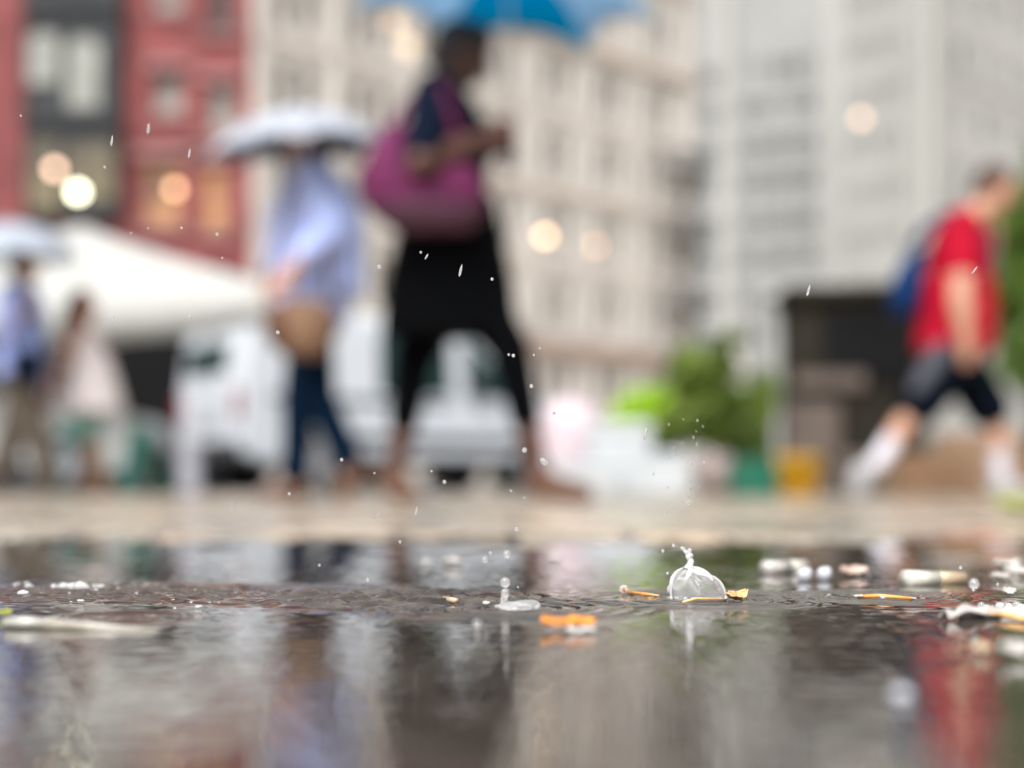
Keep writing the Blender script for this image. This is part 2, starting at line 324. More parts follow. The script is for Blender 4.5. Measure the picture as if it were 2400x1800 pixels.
trousers(pw, Jv, M['black'], 1., .78, r0=.125, r1=.074, r2=.058); shoes(pw, Jv, M['brown_leather'], 'sandal', .92); hair(pw, Lh, rt, M['hair_dark'], 'cap')
# her bag
e = empty('shoulder_bag', 'magenta canvas shoulder bag tucked under the arm of the person with the blue umbrella', 'bag', ow)
b = MB(); b.loft([(V(jw(938,522,-.27)), .13, .05), (V(jw(930,497,-.27)), .19, .075), (V(jw(924,455,-.27)), .212, .085), (V(jw(916,412,-.27)), .20, .075), (V(jw(893,375,-.26)), .135, .055), (V(jw(872,340,-.24)), .075, .04), (V(jw(872,305,-.22)), .04, .025)]); b.organic('bag_body', M['magenta'], e, .009, 6)
MB().loft([(V(jw(942,534,-.27)), .13, .05), (V(jw(936,507,-.27)), .178, .078), (V(jw(930,478,-.27)), .208, .088)]).organic('bag_base', M['plum'], e, .008, 3)
MB().tube([V(jw(868,318,-.22)), V(jw(885,270,-.22)), V(jw(928,208,-.15)), V(jw(960,235,-.25)), V(jw(990,320,-.27)), V(jw(1005,420,-.27))], .016, 8).build('strap', M['magenta'], e, True)
wl = ow + V(Jw['wrL']); umbrella('blue umbrella held over the person in black, pale panels painting skylight through the cloth', D(1096,-107,YW-.02), .54, .22, (R(5), R(4)), [M['umb_blue'], M['umb_skylit'], M['umb_skylit'], M['umb_blue'], M['umb_skylit'], M['umb_skylit']], wl+V((.085,-.035,.03)), N=6, rot0=R(-126))

# person in the striped shirt under the white umbrella, walking the other way
YS = 6.33; kS = 2.06e-3
def js(dx, dy, y=0.): return (-(dx-675)*kS, y, (1080-dy)*kS)
Js = dict(head=js(662,312), look=(1,.1,-.12), neck=js(668,368), shR=js(672,398,-.19), shL=js(690,398,.19), elR=js(655,500,-.24), wrR=js(610,560,-.16), elL=js(730,525,.25), wrL=js(650,612,.31),
  curlR=(.95,0,0), palmR=(0,1,.2), hdirR=(.6,0,.6), hipR=js(668,665,-.09), hipL=js(675,665,.09), knR=js(640,850,-.09), anR=js(632,1035,-.09), toR=js(575,1068,-.10),
  knL=js(694,862,.09), anL=js(760,1000,.09), toL=js(740,1068,.09), heL=js(780,1022,.09))
os_ = P(675*1.085, 1148+FPX*H/YS, YS); os_.z = .006
ps, Jv, tor, Lh, rt = person('person in a light blue striped shirt and dark jeans under a small pale umbrella', os_, PI, Js, M['skin_light'], 1.02)
shirt(ps, Jv, tor, M['blue_shirt'], .055, .95, 1.25, fore=.55, hem=[(V(js(680,640)), .222, .235), (V(js(680,560)), .222, .23), (V(js(682,470)), .212, .225), (V(js(682,415)), .16, .20)])
trousers(ps, Jv, M['dark_denim'], 1., .97, 'jeans', r0=.10, r1=.078, r2=.066); shoes(ps, Jv, M['brown_leather']); hair(ps, Lh, rt, M['hair_dark'])
e = empty('satchel', 'tan suede satchel hanging at the hip of the person in the striped shirt', 'bag', os_, PI)
MB().loft([(V(js(678,788,.30)), .085, .05), (V(js(675,765,.30)), .125, .08), (V(js(672,722,.30)), .160, .09), (V(js(674,685,.30)), .135, .075), (V(js(676,668,.30)), .085, .05)]).organic('bag_body', M['tan_bag'], e, .009, 4)
MB().loft([(V(js(632,775,.315)), .03, .06), (V(js(626,745,.315)), .055, .085), (V(js(622,710,.315)), .055, .088), (V(js(626,680,.315)), .035, .07)]).organic('shaded_end', M['brown_leather'], e, .008, 4)  # added dark end piece paints the shaded side of the bag
MB().tube([V(js(590,665,.28)), V(js(620,560,.30)), V(js(650,440,.27)), V(js(665,378,.10)), V(js(700,420,.27)), V(js(722,560,.31)), V(js(732,665,.29))], .011, 8).build('strap', M['brown_leather'], e, True)
wl = os_ + V((-Js['wrR'][0], -Js['wrR'][1], Js['wrR'][2]))
umbrella('small pale grey umbrella with a dark lining over the person in the striped shirt', D(638,238,YS-.22), .40, .19, (R(6), R(-5)), [M['white_umb']], wl+V((-.06,.02,.05)), rot0=R(12), underside=M['navy_umb'])

# person in the red shirt
YR = 7.5; kR = 2.44e-3
def jr(dx, dy, y=0.): return ((dx-2070)*kR, y, (1077-dy)*kR)
Jr = dict(head=jr(2150,412), look=(1,-.25,-.40), neck=jr(2108,468), shR=jr(2055,500,-.20), shL=jr(2085,495,.20), elR=jr(2040,655,-.27), wrR=jr(2050,745,-.27), elL=jr(2152,600,.23), wrL=jr(2150,520,.05), hdirL=(.1,-.3,1), palmL=(-1,-.2,0),
  curlL=(.7,0,0), curlR=(.35,0,0), hipR=jr(2058,770,-.095), hipL=jr(2078,770,.095), knR=jr(1962,895,-.10), anR=jr(1878,1012,-.10), toR=jr(1842,1066,-.10), heR=jr(1848,1022,-.10),
  knL=jr(2160,900,.10), anL=jr(2178,1040,.10), toL=jr(2240,1066,.10))
orr = P(2070*1.085, 1148+FPX*H/YR, YR); orr.z = .006
pr, Jv, tor, Lh, rt = person('person in a red shirt, dark shorts and white socks striding past, head bent down', orr, 0, Jr, M['skin_light'], 1.08, arm=1.3)
shirt(pr, Jv, tor, M['red'], .028, .62, 1.18, hem=[(V(jr(2062,762)), .205, .23), (V(jr(2066,690)), .205, .235), (V(jr(2062,600)), .19, .235)])
b = MB(); b.loft([(V(jr(2062,830)), .15, .2), (V(jr(2062,760)), .165, .215), (V(jr(2062,730)), .16, .21)])
for s_ in 'RL': b.cap(Jv['hip'+s_], lerp(Jv['hip'+s_], Jv['kn'+s_], .84), .125, .122)
b.organic('shorts', M['shorts'], pr, .009, 3)
MB().cap(lerp(Jv['hipR'], Jv['knR'], .1)+V((-.085,-.06,.02)), lerp(Jv['hipR'], Jv['knR'], .72)+V((-.055,-.055,.02)), .07, .055).organic('side_panel', M['short_highlight'], pr, .009, 3)  # lighter grey shape paints the highlight on the rear leg of the shorts
socks(pr, Jv, M['white_sock'], .52); shoes(pr, Jv, M['grey_shoe'], 'shoe', 1.05); hair(pr, Lh, rt, M['hair_brown'])
e = empty('backpack', 'blue nylon backpack on the back of the person in the red shirt', 'backpack', orr)
MB().loft([(V(jr(1955,686)), .05, .11), (V(jr(1952,650)), .078, .145), (V(jr(1960,605)), .076, .14), (V(jr(1972,570)), .06, .12), (V(jr(1984,545)), .04, .10)]).organic('pack', M['backpack'], e, .009, 4)
for q in (-.13, .13): MB().tube([V(jr(1968,540,q*.8)), V(jr(2015,478,q)), V(jr(2068,462,q)), V(jr(2122,520,q)), V(jr(2128,610,q)), V(jr(2030,690,q*1.9))], .014, 8).build('strap', M['backpack'], e, True)

# couple at the left
YL = 10.5; kL = 3.42e-3
def jl(dx, dy, y=0.): return ((dx-50)*kL, y, (1071-dy)*kL)
Jl = dict(head=jl(55,575), look=(1,.3,-.1), neck=jl(48,622), shR=jl(42,640,-.19), shL=jl(52,640,.19), elR=jl(38,725,-.24), wrR=jl(62,690,-.2), elL=jl(52,730,.23), wrL=jl(70,790,.24), hdirR=(.6,0,.8), palmR=(0,1,.1),
  curlR=(.95,0,0), hipR=jl(45,810,-.09), hipL=jl(50,810,.09), knR=jl(85,925,-.09), anR=jl(118,1045,-.09), toR=jl(160,1066,-.09), knL=jl(20,935,.09), anL=jl(-15,1040,.09), toL=jl(20,1067,.09))
ol = P(50*1.085, 1148+FPX*H/YL, YL); ol.z = .006
pl, Jv, tor, Lh, rt = person('person in a pale blue shirt and brown trousers under a grey blue umbrella', ol, 0, Jl, M['skin_light'], 1.05)
shirt(pl, Jv, tor, M['pale_blue'], .035, .85, 1.1, hem=[(V(jl(46,815)), .185, .21), (V(jl(46,760)), .175, .205), (V(jl(46,720)), .17, .2)])
trousers(pl, Jv, M['khaki'], 1.1, .97, r0=.11, r1=.09, r2=.08); shoes(pl, Jv, M['black_shoe']); hair(pl, Lh, rt, M['hair_brown'])
umbrella('grey blue umbrella over the person in the pale blue shirt', D(20,483,YL-.1), .50, .30, (R(4), R(-2)), [M['grey_umb']], ol+V(Jl['wrR'])+V((.04,.02,.06)), rot0=R(10))
e = empty('messenger_bag', 'navy messenger bag slung on the person in the pale blue shirt', 'bag', ol)
MB().loft([(V(jl(85,835,-.27)), .10, .05), (V(jl(85,800,-.27)), .13, .06), (V(jl(85,765,-.27)), .12, .05)]).organic('bag_body', M['navy'], e, .009, 3)
MB().tube([V(jl(110,775,-.26)), V(jl(85,690,-.28)), V(jl(52,632,-.15)), V(jl(30,660,.1)), V(jl(50,760,-.29)), V(jl(60,790,-.27))], .012, 8).build('strap', M['navy'], e, True)
YD = 10.9; kD = 3.55e-3
def jd(dx, dy, y=0.): return ((dx-195)*kD, y, (1071-dy)*kD)
Jd = dict(head=jd(180,662), look=(1,-.2,-.2), neck=jd(180,702), shR=jd(178,722,-.16), shL=jd(192,722,.16), elR=jd(150,795,-.2), wrR=jd(120,868,-.19), elL=jd(215,800,.2), wrL=jd(225,850,.2),
  hipR=jd(192,850,-.08), hipL=jd(198,850,.08), knR=jd(210,945,-.08), anR=jd(225,1046,-.08), toR=jd(258,1068,-.08), knL=jd(190,950,.08), anL=jd(180,1046,.08), toL=jd(212,1068,.08))
od = P(195*1.085, 1148+FPX*H/YD, YD); od.z = .006
pd, Jv, tor, Lh, rt = person('person in a pale sleeveless dress with long brown hair under the white tent', od, 0, Jd, M['skin_tan'], .93)
b = MB(); tor(b, .012); b.loft([(V(jd(205,892)), .23, .22), (V(jd(203,850)), .205, .2), (V(jd(200,800)), .16, .175), (V(jd(194,765)), .13, .155)]); b.organic('dress', M['dress'], pd, .008, 4)
shoes(pd, Jv, M['brown_leather']); hair(pd, Lh, rt, M['hair_brown'], 'long')

# ------------------------------------------------------------------ vehicles
def vehicle(name, label, cat, profile, width, loc, rz, paint, wheels, windows, extras, wr=.33):
    """profile: (x, z) outline seen from the left side, x forward; the body stands on z=0"""
    e = empty(name, label, cat, loc, rz); n = len(profile); b = MB(); vs = []
    for y, k in ((-width/2, .93), (-width/2+.12, 1), (width/2-.12, 1), (width/2, .93)):
        cx = sum(p[0] for p in profile)/n
        for x, z in profile: vs.append((cx+(x-cx)*(1 if k == 1 else .985), y*(1-.07*max(0, (z-.9))) , z if k == 1 or z < .6 else z-.04))
    fs = []
    for r in range(3):
        for i in range(n): fs.append([r*n+i, r*n+(i+1)%n, (r+1)*n+(i+1)%n, (r+1)*n+i])
    fs += [list(range(n))[::-1], [3*n+i for i in range(n)]]
    b.add(vs, fs).build('body', paint, e, False, .03)
    for x in wheels:
        for s_ in (-1, 1):
            w = MB(); y = s_*(width/2-.09); pts = []
            w.tube([(x, y-.11, wr), (x, y-.09, wr), (x, y+.09, wr), (x, y+.11, wr)], [wr-.03, wr, wr, wr-.03], 28)
            wo = w.build('wheel', M['tyre'], e, False); 
            MB().tube([(x, y+s_*.10, wr), (x, y+s_*.118, wr), (x, y+s_*.125, wr)], [wr*.64, wr*.6, wr*.2], 20).build('hubcap', M['hub'], wo, False)
    for s_ in (-1, 1):
        for q in windows:
            b = MB(); o0 = [(x, s_*((width/2)*(1-.07*max(0, z-.9))+.004), z) for x, z in q]; o1 = [(x, y-s_*.03, z) for x, y, z in o0]; m_ = len(q)
            b.add(o0+o1, [list(range(m_)), [m_+i for i in range(m_)][::-1]]+[[i, (i+1)%m_, m_+(i+1)%m_, m_+i] for i in range(m_)]).build('side_window', M['glass'], e)
    for nm, c, d, m in extras: MB().box(c, d).build(nm, m, e, False, min(d)*.25)
    return e
# white van in three-quarter view from behind
cv = D(520,1066,17.4); cv.z = .0105; th = R(35)
van_prof = [(.0,.42),(.0,1.0),(.10,2.0),(.25,2.08),(2.9,2.06),(3.15,1.98),(3.95,1.22),(4.75,1.02),(4.9,.8),(4.9,.42),(4.5,.34),(.2,.34)]
van = vehicle('van', 'white van with tinted windows parked behind the striding people', 'van', van_prof, 1.9, cv+V((-.60,.87,0)), th, M['van'], (.85, 3.95),
  [[(2.95,1.15),(2.95,1.82),(3.1,1.80),(3.72,1.15)], [(1.75,1.15),(1.75,1.82),(2.72,1.84),(2.72,1.15)]],
  [('bumper', (-.03,0,.45), (.16,1.8,.24), M['bumper']), ('tail_lamp', (.02,-.82,.98), (.10,.14,.34), M['tail']), ('tail_lamp', (.02,.82,.98), (.10,.14,.34), M['tail']), ('rear_window', (.06,.1,1.52), (.08,1.15,.36), M['glass']), ('door_handle', (-.01,.0,1.02), (.05,.22,.07), M['bumper']), ('windscreen', (3.6,0,1.62), (.07,1.5,.06), M['glass']), ('mirror', (3.05,-1.03,1.25), (.12,.2,.2), M['bumper']), ('rub_strip', (2.3,-.955,.62), (3.2,.04,.10), M['bumper']), ('door_rail', (1.5,-.94,1.06), (2.3,.03,.05), M['bumper']), ('licence_plate', (-.02,0,.80), (.04,.42,.14), M['hub']), ('sill', (2.4,-.93,.37), (2.6,.08,.10), M['bumper']), ('rear_door_seam', (.03,0,1.25), (.05,.03,1.3), M['bumper'])], .34); van.scale = (1.12,1.12,1.12)
car_prof = [(0,.35),(0,.75),(.15,.92),(.9,.98),(1.35,1.38),(2.6,1.42),(3.3,.98),(4.2,.82),(4.35,.6),(4.35,.3),(4.0,.22),(.3,.22)]
cc = D(-60,1064,14.6); cc.z = .005
vehicle('car', 'white car with a dark sill behind the person in the pale blue shirt', 'car', car_prof, 1.75, cc+V((-2.6,.5,0)), R(4), M['car'], (.8,3.5), [[(1.1,1.0),(1.45,1.32),(1.95,1.34),(1.95,1.0)], [(2.05,1.0),(2.05,1.34),(2.55,1.34),(3.1,1.0)]], [('bumper', (4.33,0,.38), (.12,1.6,.2), M['bumper']), ('headlight', (4.25,-.62,.66), (.16,.3,.12), M['hub']), ('headlight', (4.25,.62,.66), (.16,.3,.12), M['hub']), ('sill', (2.15,-.86,.27), (2.0,.06,.12), M['bumper'])], .31)
cc = D(322,1062,24.); cc.z = .005
vehicle('truck', 'dark charcoal box truck standing far back between tent and white van', 'truck', [(0,.6),(0,3.1),(4.2,3.1),(4.25,1.9),(4.4,2.3),(5.3,2.25),(5.75,1.4),(5.8,.6)], 1.9, cc+V((0,.2,0)), R(90), M['truck'], (1.,4.9), [[(4.6,1.4),(4.6,2.1),(5.2,2.05),(5.5,1.4)]], [('roller_door', (-.02,.0,1.8), (.08,1.6,2.2), M['truck']), ('door_panel', (-.03,.78,1.6), (.1,.28,2.2), M['rust']), ('bumper', (-.1,0,.5), (.2,1.8,.18), M['bumper'])], .42)

# ------------------------------------------------------------------ market stall tent, chair, boxes, plants
apx = D(172,487,14.4); hw = 2.4; hd_ = .8; ez = 1.93
e = empty('market_tent', 'white peaked market tent with drooping valance', 'tent', (apx.x, apx.y, 0))
b = MB(); nseg = 10; vs = [V((0,0,apx.z))]; edge = []
for s_ in range(4):
    a = R(-135+90*s_); c0 = V((math.cos(a), math.sin(a), 0))*hw*math.sqrt(2); a += PI/2; c1 = V((math.cos(a), math.sin(a), 0))*hw*math.sqrt(2); c0.y *= hd_/hw; c1.y *= hd_/hw
    for i in range(nseg): edge.append((c0.lerp(c1, i/nseg), 4*(i/nseg)*(1-i/nseg)))
rings = [(.0,)]; nE = len(edge)
for t in (.25,.5,.75,1.): vs += [V((p.x*t, p.y*t, apx.z+(ez-apx.z)*(t**.85)-.10*q*t)) for p, q in edge]
vs += [V((p.x*1.004, p.y*1.004, ez-(.19+.30*q if p.y < -.9*hd_ else .10))) for p, q in edge]
fs = [[0, 1+i, 1+(i+1)%nE] for i in range(nE)]
for r in range(4): fs += [[1+r*nE+i, 1+(r+1)*nE+i, 1+(r+1)*nE+(i+1)%nE, 1+r*nE+(i+1)%nE] for i in range(nE)]
me = evaluated(MB().add(vs, fs).fixed(), [('SOLIDIFY', dict(thickness=.006))]); link('roof_cloth', me, M['tent'], e)
for sx in (-1,1):
    for sy in (-1,1): MB().tube([(sx*(hw-.06), sy*(hd_-.06), 0), (sx*(hw-.06), sy*(hd_-.06), ez-.03)], .03, 10).build('leg', M['white_metal'], e, True)
MB().tube([(-hw+.06,-hd_+.06,ez-.06),(hw-.06,-hd_+.06,ez-.06)], .018, 8).tube([(-hw+.06,hd_-.06,ez-.06),(hw-.06,hd_-.06,ez-.06)], .018, 8).build('frame', M['white_metal'], e, True)

def cafe_chair(label, loc, rz):
    e = empty('folding_chair', label, 'chair', loc, rz, 'green folding chairs')
    for i in range(5): MB().box((.0,-.16+.08*i,.45), (.40,.065,.018)).build('seat_slat', M['green_paint'], e, False, .004)
    for z in (.66,.76,.86): MB().box((-.235-.1*(z-.66),0,z), (.018,.42,.075)).build('back_slat', M['green_paint'], e, False, .004)
    for y in (-.2,.2):
        MB().tube([(.22,y,.0),(-.20,y,.45),(-.27,y,.90)], .013, 8).build('leg', M['green_paint'], e, True); MB().tube([(-.22,y*.9,.0),(.2,y*.9,.44)], .013, 8).build('leg', M['green_paint'], e, True)
    return e
p = D(298,1071,10.3); p.z = .006; e = empty('sign_board', 'plain dark green A frame board standing right of the pale dress', 'board', p, R(35))
for sg in (-1, 1):
    rr = Matrix.Rotation(R(14*sg), 3, 'Y'); MB().box((sg*-.062+.02,0,.26), (.02,.30,.53), rr).build('panel', M['green_paint'], e, False, .004)
MB().box((.02,0,.512), (.04,.26,.02)).build('hinge', M['steel'], e)
p = D(172,1071,9.9); p.z = .006; e = cafe_chair('low green folding chair between the pale blue shirt and the pale dress', p, R(-80)); e.scale = (.62,.62,.62)
# grey bollard
def bollard(label, p, h, r):
    e = empty('bollard', label, 'bollard', p); MB().tube([(0,0,0),(0,0,.03),(0,0,.04),(0,0,h-.06),(0,0,h-.02),(0,0,h)], [r*1.3,r*1.3,r,r,r*.8,r*.3], 20).build('post', M['bollard'], e, True)
    MB().tube([(0,0,h*.78),(0,0,h*.84)], [r*1.03,r*1.03], 20).build('band', M['hub'], e, True)
p = D(408,1070,10.6); p.z = .006; bollard('short grey bollard in front of the white van rear bumper', p, .42, .085)

def sack(name, label, p, w, d, h, m, cat):
    e = empty(name, label, cat, p); b = MB(); b.loft([(V((0,0,.01)), w*.44, d*.44), (V((0,0,h*.12)), w*.5, d*.5), (V((.01,0,h*.5)), w*.5, d*.5), (V((0,0,h*.82)), w*.47, d*.45), (V((0,0,h*.95)), w*.3, d*.28), (V((0,0,h)), w*.14, d*.14)]); b.organic('bag_body', m, e, .012, 3)
    MB().loft([(V((0,0,h*.97)), w*.11, d*.11), (V((0,0,h*1.0)), w*.09, d*.09), (V((.01,0,h*1.06)), w*.2, d*.2)]).organic('knot', m, e, .01, 2)
p = D(1232,1072,9.2); p.z = .006; sack('plastic_sack', 'tall pinkish white plastic sack standing behind the front foot of the striding person', p, .40, .4, .62, M['pink_sack'], 'sack')
def foam_box(label, p, w, d, h, m=None):
    e = empty('foam_box', label, 'box', p, R(random.uniform(-8,8)), 'white foam boxes'); MB().box((0,0,h*.41), (w,d,h*.82)).build('box', m or M['cooler'], e, False, .02); MB().box((0,0,h*.82+h*.09), (w*1.05,d*1.05,h*.18)).build('lid', m or M['cooler'], e, False, .015)
p = D(1335,1073,9.0); p.z = .006; foam_box('tallest white foam box right of the pinkish sack', p, .40, .36, .46)
p = D(1437,1073,8.9); p.z = .006; foam_box('low white foam box right of the tallest foam box', p, .30, .28, .27)
p = D(1255,1074,8.6); p.z = .006; foam_box('flat white foam box lying at the foot of the pinkish sack', p, .40, .28, .20)

def leaves(b, c, r, n, size, squash=1.):
    for i in range(n):
        d = V(rng.normal(size=3)); d.normalize(); rr = random.random()**.45
        q = V(c)+V((d.x*r*rr, d.y*r*rr, d.z*r*rr*squash)); a = V(rng.normal(size=3)).normalized(); t = a.orthogonal().normalized(); s_ = size*random.uniform(.6,1.3)
        u = a.cross(t); b.add([q-t*s_, q+u*s_*.38, q+t*s_, q-u*s_*.38], [[0,1,2,3]])
def potted(label, p, pot_m, pot, blobs, size, m_leaf, cat='plant', group=None):
    e = empty('potted_plant', label, cat, p, 0, group); r, h = pot
    MB().tube([(0,0,0),(0,0,h*.9),(0,0,h*.9),(0,0,h)], [r*.8,r,r*1.08,r*1.08], 24).build('pot', pot_m, e, True)
    st = MB()
    for c, rr, n in blobs: st.tube([(0,0,h*.8), (c[0]*.5, c[1]*.5, (h+c[2])*.5), c], [.014,.011,.006], 6)
    st.build('stem', M['bark'], e, True)
    b = MB()
    for c, rr, n in blobs: leaves(b, c, rr, n, size)
    b.build('foliage', m_leaf, e)
kP = 11./FPX*1.085
p = D(1392,1070,11.); p.z = .006
potted('lime green potted plant with a round crown behind the white foam boxes', p, M['terracotta'], (.13,.26), [((0,0,.62),.24,850), ((-.12,0,.56),.15,300), ((.11,.02,.70),.15,300)], .038, M['lime'])
p = D(1590,1070,10.5); p.z = .006
potted('dark green bushy shrub in a dark green planter beside the yellow bucket', p, M['green_box'], (.24,.26), [((-.22,0,.62),.29,900), ((-.30,0,.90),.23,550), ((0,.05,.55),.27,800), ((.12,0,.40),.18,400), ((-.12,.1,.98),.15,300), ((-.42,0,.55),.16,300), ((.16,-.1,.62),.14,250), ((-.38,0,.98),.13,160), ((.2,0,.8),.12,120), ((-.05,0,1.12),.10,90)], .055, M['leaf_dark'])
e = empty('flower_stand', 'white flower heads rising above the dark green shrub', 'flowers', (D(1602,1070,10.8).x, 10.8, .006))
MB().tube([(0,0,0),(0,0,.22)], [.09,.12], 16).build('pot', M['grey_pot'], e, True); b = MB(); st = MB()
for i in range(11):
    c = V((random.uniform(-.13,.13), random.uniform(-.1,.1), 1.08-.045*i+random.uniform(-.03,.03))); st.tube([(0,0,.2), (c.x*.6,c.y*.6,.7), c], .006, 6)
    b.ell(c, (.055,.055,.045), None, 10, 6)
b.build('blossom', M['petal_white'], e, True); st.build('stem', M['leaf_mid'], e, True)
b = MB(); leaves(b, (.03,0,.40), .2, 350, .045); leaves(b, (.02,0,.70), .15, 200, .045); b.build('foliage', M['leaf_mid'], e)
def bucket(label, p, m, r, h, name='bucket'):
    e = empty(name, label, 'bucket', p); MB().tube([(0,0,0),(0,0,h*.92),(0,0,h*.92),(0,0,h),(0,0,h*.99),(0,0,h*.3)], [r*.8,r,r*1.06,r*1.06,r*.94,r*.8], 26).build('pail', m, e, True)
    MB().tube([(math.cos(a)*r*1.05, -r*.3*math.sin(a), h*.9-math.sin(a)*.10) for a in [PI*i/12 for i in range(13)]], .005, 6).build('handle', M['steel'], e, True)
p = D(1725,1074,8.6); p.z = .006; bucket('yellow plastic bucket on the pavement beside the dark kiosk', p, M['yellow'], .135, .24)
p = D(1640,1074,8.8); p.z = .006
e = empty('crate', 'dark green plastic crate left of the yellow bucket', 'crate', p); w, d, h = .34,.26,.22
for nm, c, dd in (('side_panel',(-w/2,0,h/2),(.015,d,h)),('side_panel',(w/2,0,h/2),(.015,d,h)),('side_panel',(0,-d/2,h/2),(w,.015,h)),('side_panel',(0,d/2,h/2),(w,.015,h)),('base',(0,0,.012),(w,d,.02))): MB().box(c, dd).build(nm, M['green_box'], e, False, .004)
p = D(1548,1073,9.0); p.z = .006
e = empty('pumpkin', 'dull pinkish grey pumpkin on the ground before the green shrub', 'pumpkin', p); b = MB()
for i in range(9): a = 2*PI*i/9; b.ell((math.cos(a)*.06, math.sin(a)*.06, .13), (.085,.085,.13))
b.organic('gourd', M['grey_pot'], e, .008, 2); MB().tube([(0,0,.23),(.01,0,.28),(.03,0,.31)], [.02,.014,.012], 8).build('stem', M['bark'], e, True)
def wood_crate(label, p, w, d, h, rz, fill):
    e = empty('wooden_crate', label, 'crate', p, rz, 'wooden produce crates'); n = 3
    for i in range(n):
        z = h*(i+.5)/n
        for s_ in (-1,1): MB().box((0,s_*d/2,z), (w,.012,h/n*.84)).build('slat', M['wood'], e, False, .002); MB().box((s_*w/2,0,z), (.012,d-.03,h/n*.84)).build('slat', M['wood'], e, False, .002)
    MB().box((0,0,.008), (w-.03,d-.03,.012)).build('base', M['wood'], e)
    return e
kx = [(2010,1074,8.8,.46,.34,.26,4,'wooden produce crate behind the bent back leg of the person in red'), (2110,1073,9.1,.50,.34,.40,-5,'tall wooden produce crate between the legs of the person in red'), (2235,1073,9.0,.44,.32,.24,9,'low wooden produce crate beside the front foot of the person in red')]
for dx, dy, Y, w, d, h, a, lb in kx:
    p = D(dx, dy, Y); p.z = .006; wood_crate(lb, p, w, d, h, R(a), None)
for dx, dy, Y, z, lb in ((1985,0,8.8,.235,'orange gourd at one end of the crate behind the bent back leg'), (2035,0,8.8,.235,'orange gourd nearer the knee in the crate behind the bent back leg'), (2235,0,9.,.215,'orange gourd in the low crate beside the front foot')):
    p = D(dx, 1070, Y); e = empty('gourd', lb, 'gourd', (p.x, Y, z-.11), 0, 'orange gourds in the crates'); b = MB()
    for i in range(7): a = 2*PI*i/7; b.ell((math.cos(a)*.035, math.sin(a)*.035, .07), (.055,.055,.07))
    b.organic('flesh', M['orange_fruit'], e, .007, 2); MB().tube([(0,0,.13),(.008,0,.165)], [.011,.007], 8).build('stem', M['bark'], e, True)

# dark kiosk, pale pillar, trees at the right
e = empty('kiosk', 'dark olive steel kiosk with a brown counter, behind the person in red', 'kiosk', (D(1870,1066,14.).x, 14.8, .005), R(-3)); kk = 14./FPX*1.085
MB().box((0,.0,.98), (1.36,1.4,1.96)).build('cabin', M['kiosk'], e, False, .03); MB().box((0,-.02,2.0), (1.5,1.6,.12)).build('roof', M['kiosk'], e, False, .02)
MB().box((-.46,-.76,.62), (.52,.14,.55)).build('counter', M['kiosk_brown'], e, False, .02); MB().box((.1,-.715,1.45), (.9,.05,.7)).build('hatch', M['truck'], e, False, .01)
MB().box((.0,-.725,.22), (1.25,.06,.36)).build('plinth', M['kiosk_brown'], e, False, .02); MB().box((-.3,-.73,1.12), (.7,.05,.16)).build('shelf', M['kiosk_brown'], e, False, .01)
e = empty('pillar', 'pale square stone pillar left of the dark kiosk', 'pillar', (D(1692,1066,15.).x, 15., .005))
MB().box((0,0,.15), (.46,.46,.3)).build('base', M['stone'], e, False, .02); MB().box((0,0,1.15), (.32,.32,1.75)).build('shaft', M['stone'], e, False, .02); MB().box((0,0,2.08), (.42,.42,.12)).build('cap', M['stone'], e, False, .02)
def tree(label, p, h, trunk_r, blobs, size, m, name='tree'):
    e = empty(name, label, 'tree', p, 0, 'trees by the square'); tb = MB()
    top = V((0,0,h)); tb.tube([(0,0,0),(.03,0,h*.25),(-.02,.03,h*.5),(.02,0,h*.8)], [trunk_r*1.3,trunk_r,trunk_r*.8,trunk_r*.4], 12)
    for c, r, n in blobs: tb.tube([(0,.01,min(c[2]*.55, h*.6)), (c[0]*.5, c[1]*.5, c[2]*.85), c], [trunk_r*.5,trunk_r*.3,trunk_r*.12], 8)
    tb.build('trunk', M['bark'], e, True); b = MB()
    for c, r, n in blobs: leaves(b, c, r, n, size, .8)
    b.build('crown', m, e)
p = D(2230,1066,13.); p.z = .005
tree('leafy green street tree behind the head of the person in red', p, 2.9, .06, [((-.15,0,2.55),.42,1000), ((.2,.1,2.3),.55,1200), ((-.20,0,1.95),.42,900), ((.15,0,1.5),.5,1000), ((.5,0,2.7),.5,800), ((-.05,-.1,1.2),.36,600), ((.6,0,1.9),.5,700)], .075, M['leaf_mid'])
p = D(2330,1066,18.); p.z = .005
tree('taller leafy tree further back at the edge of the square', p, 4.6, .09, [((0,0,3.4),.7,1000), ((-.5,0,2.9),.6,900), ((.5,0,3.),.7,800), ((0,.2,4.2),.6,700), ((-.2,0,2.3),.6,700)], .10, M['leaf_mid'])

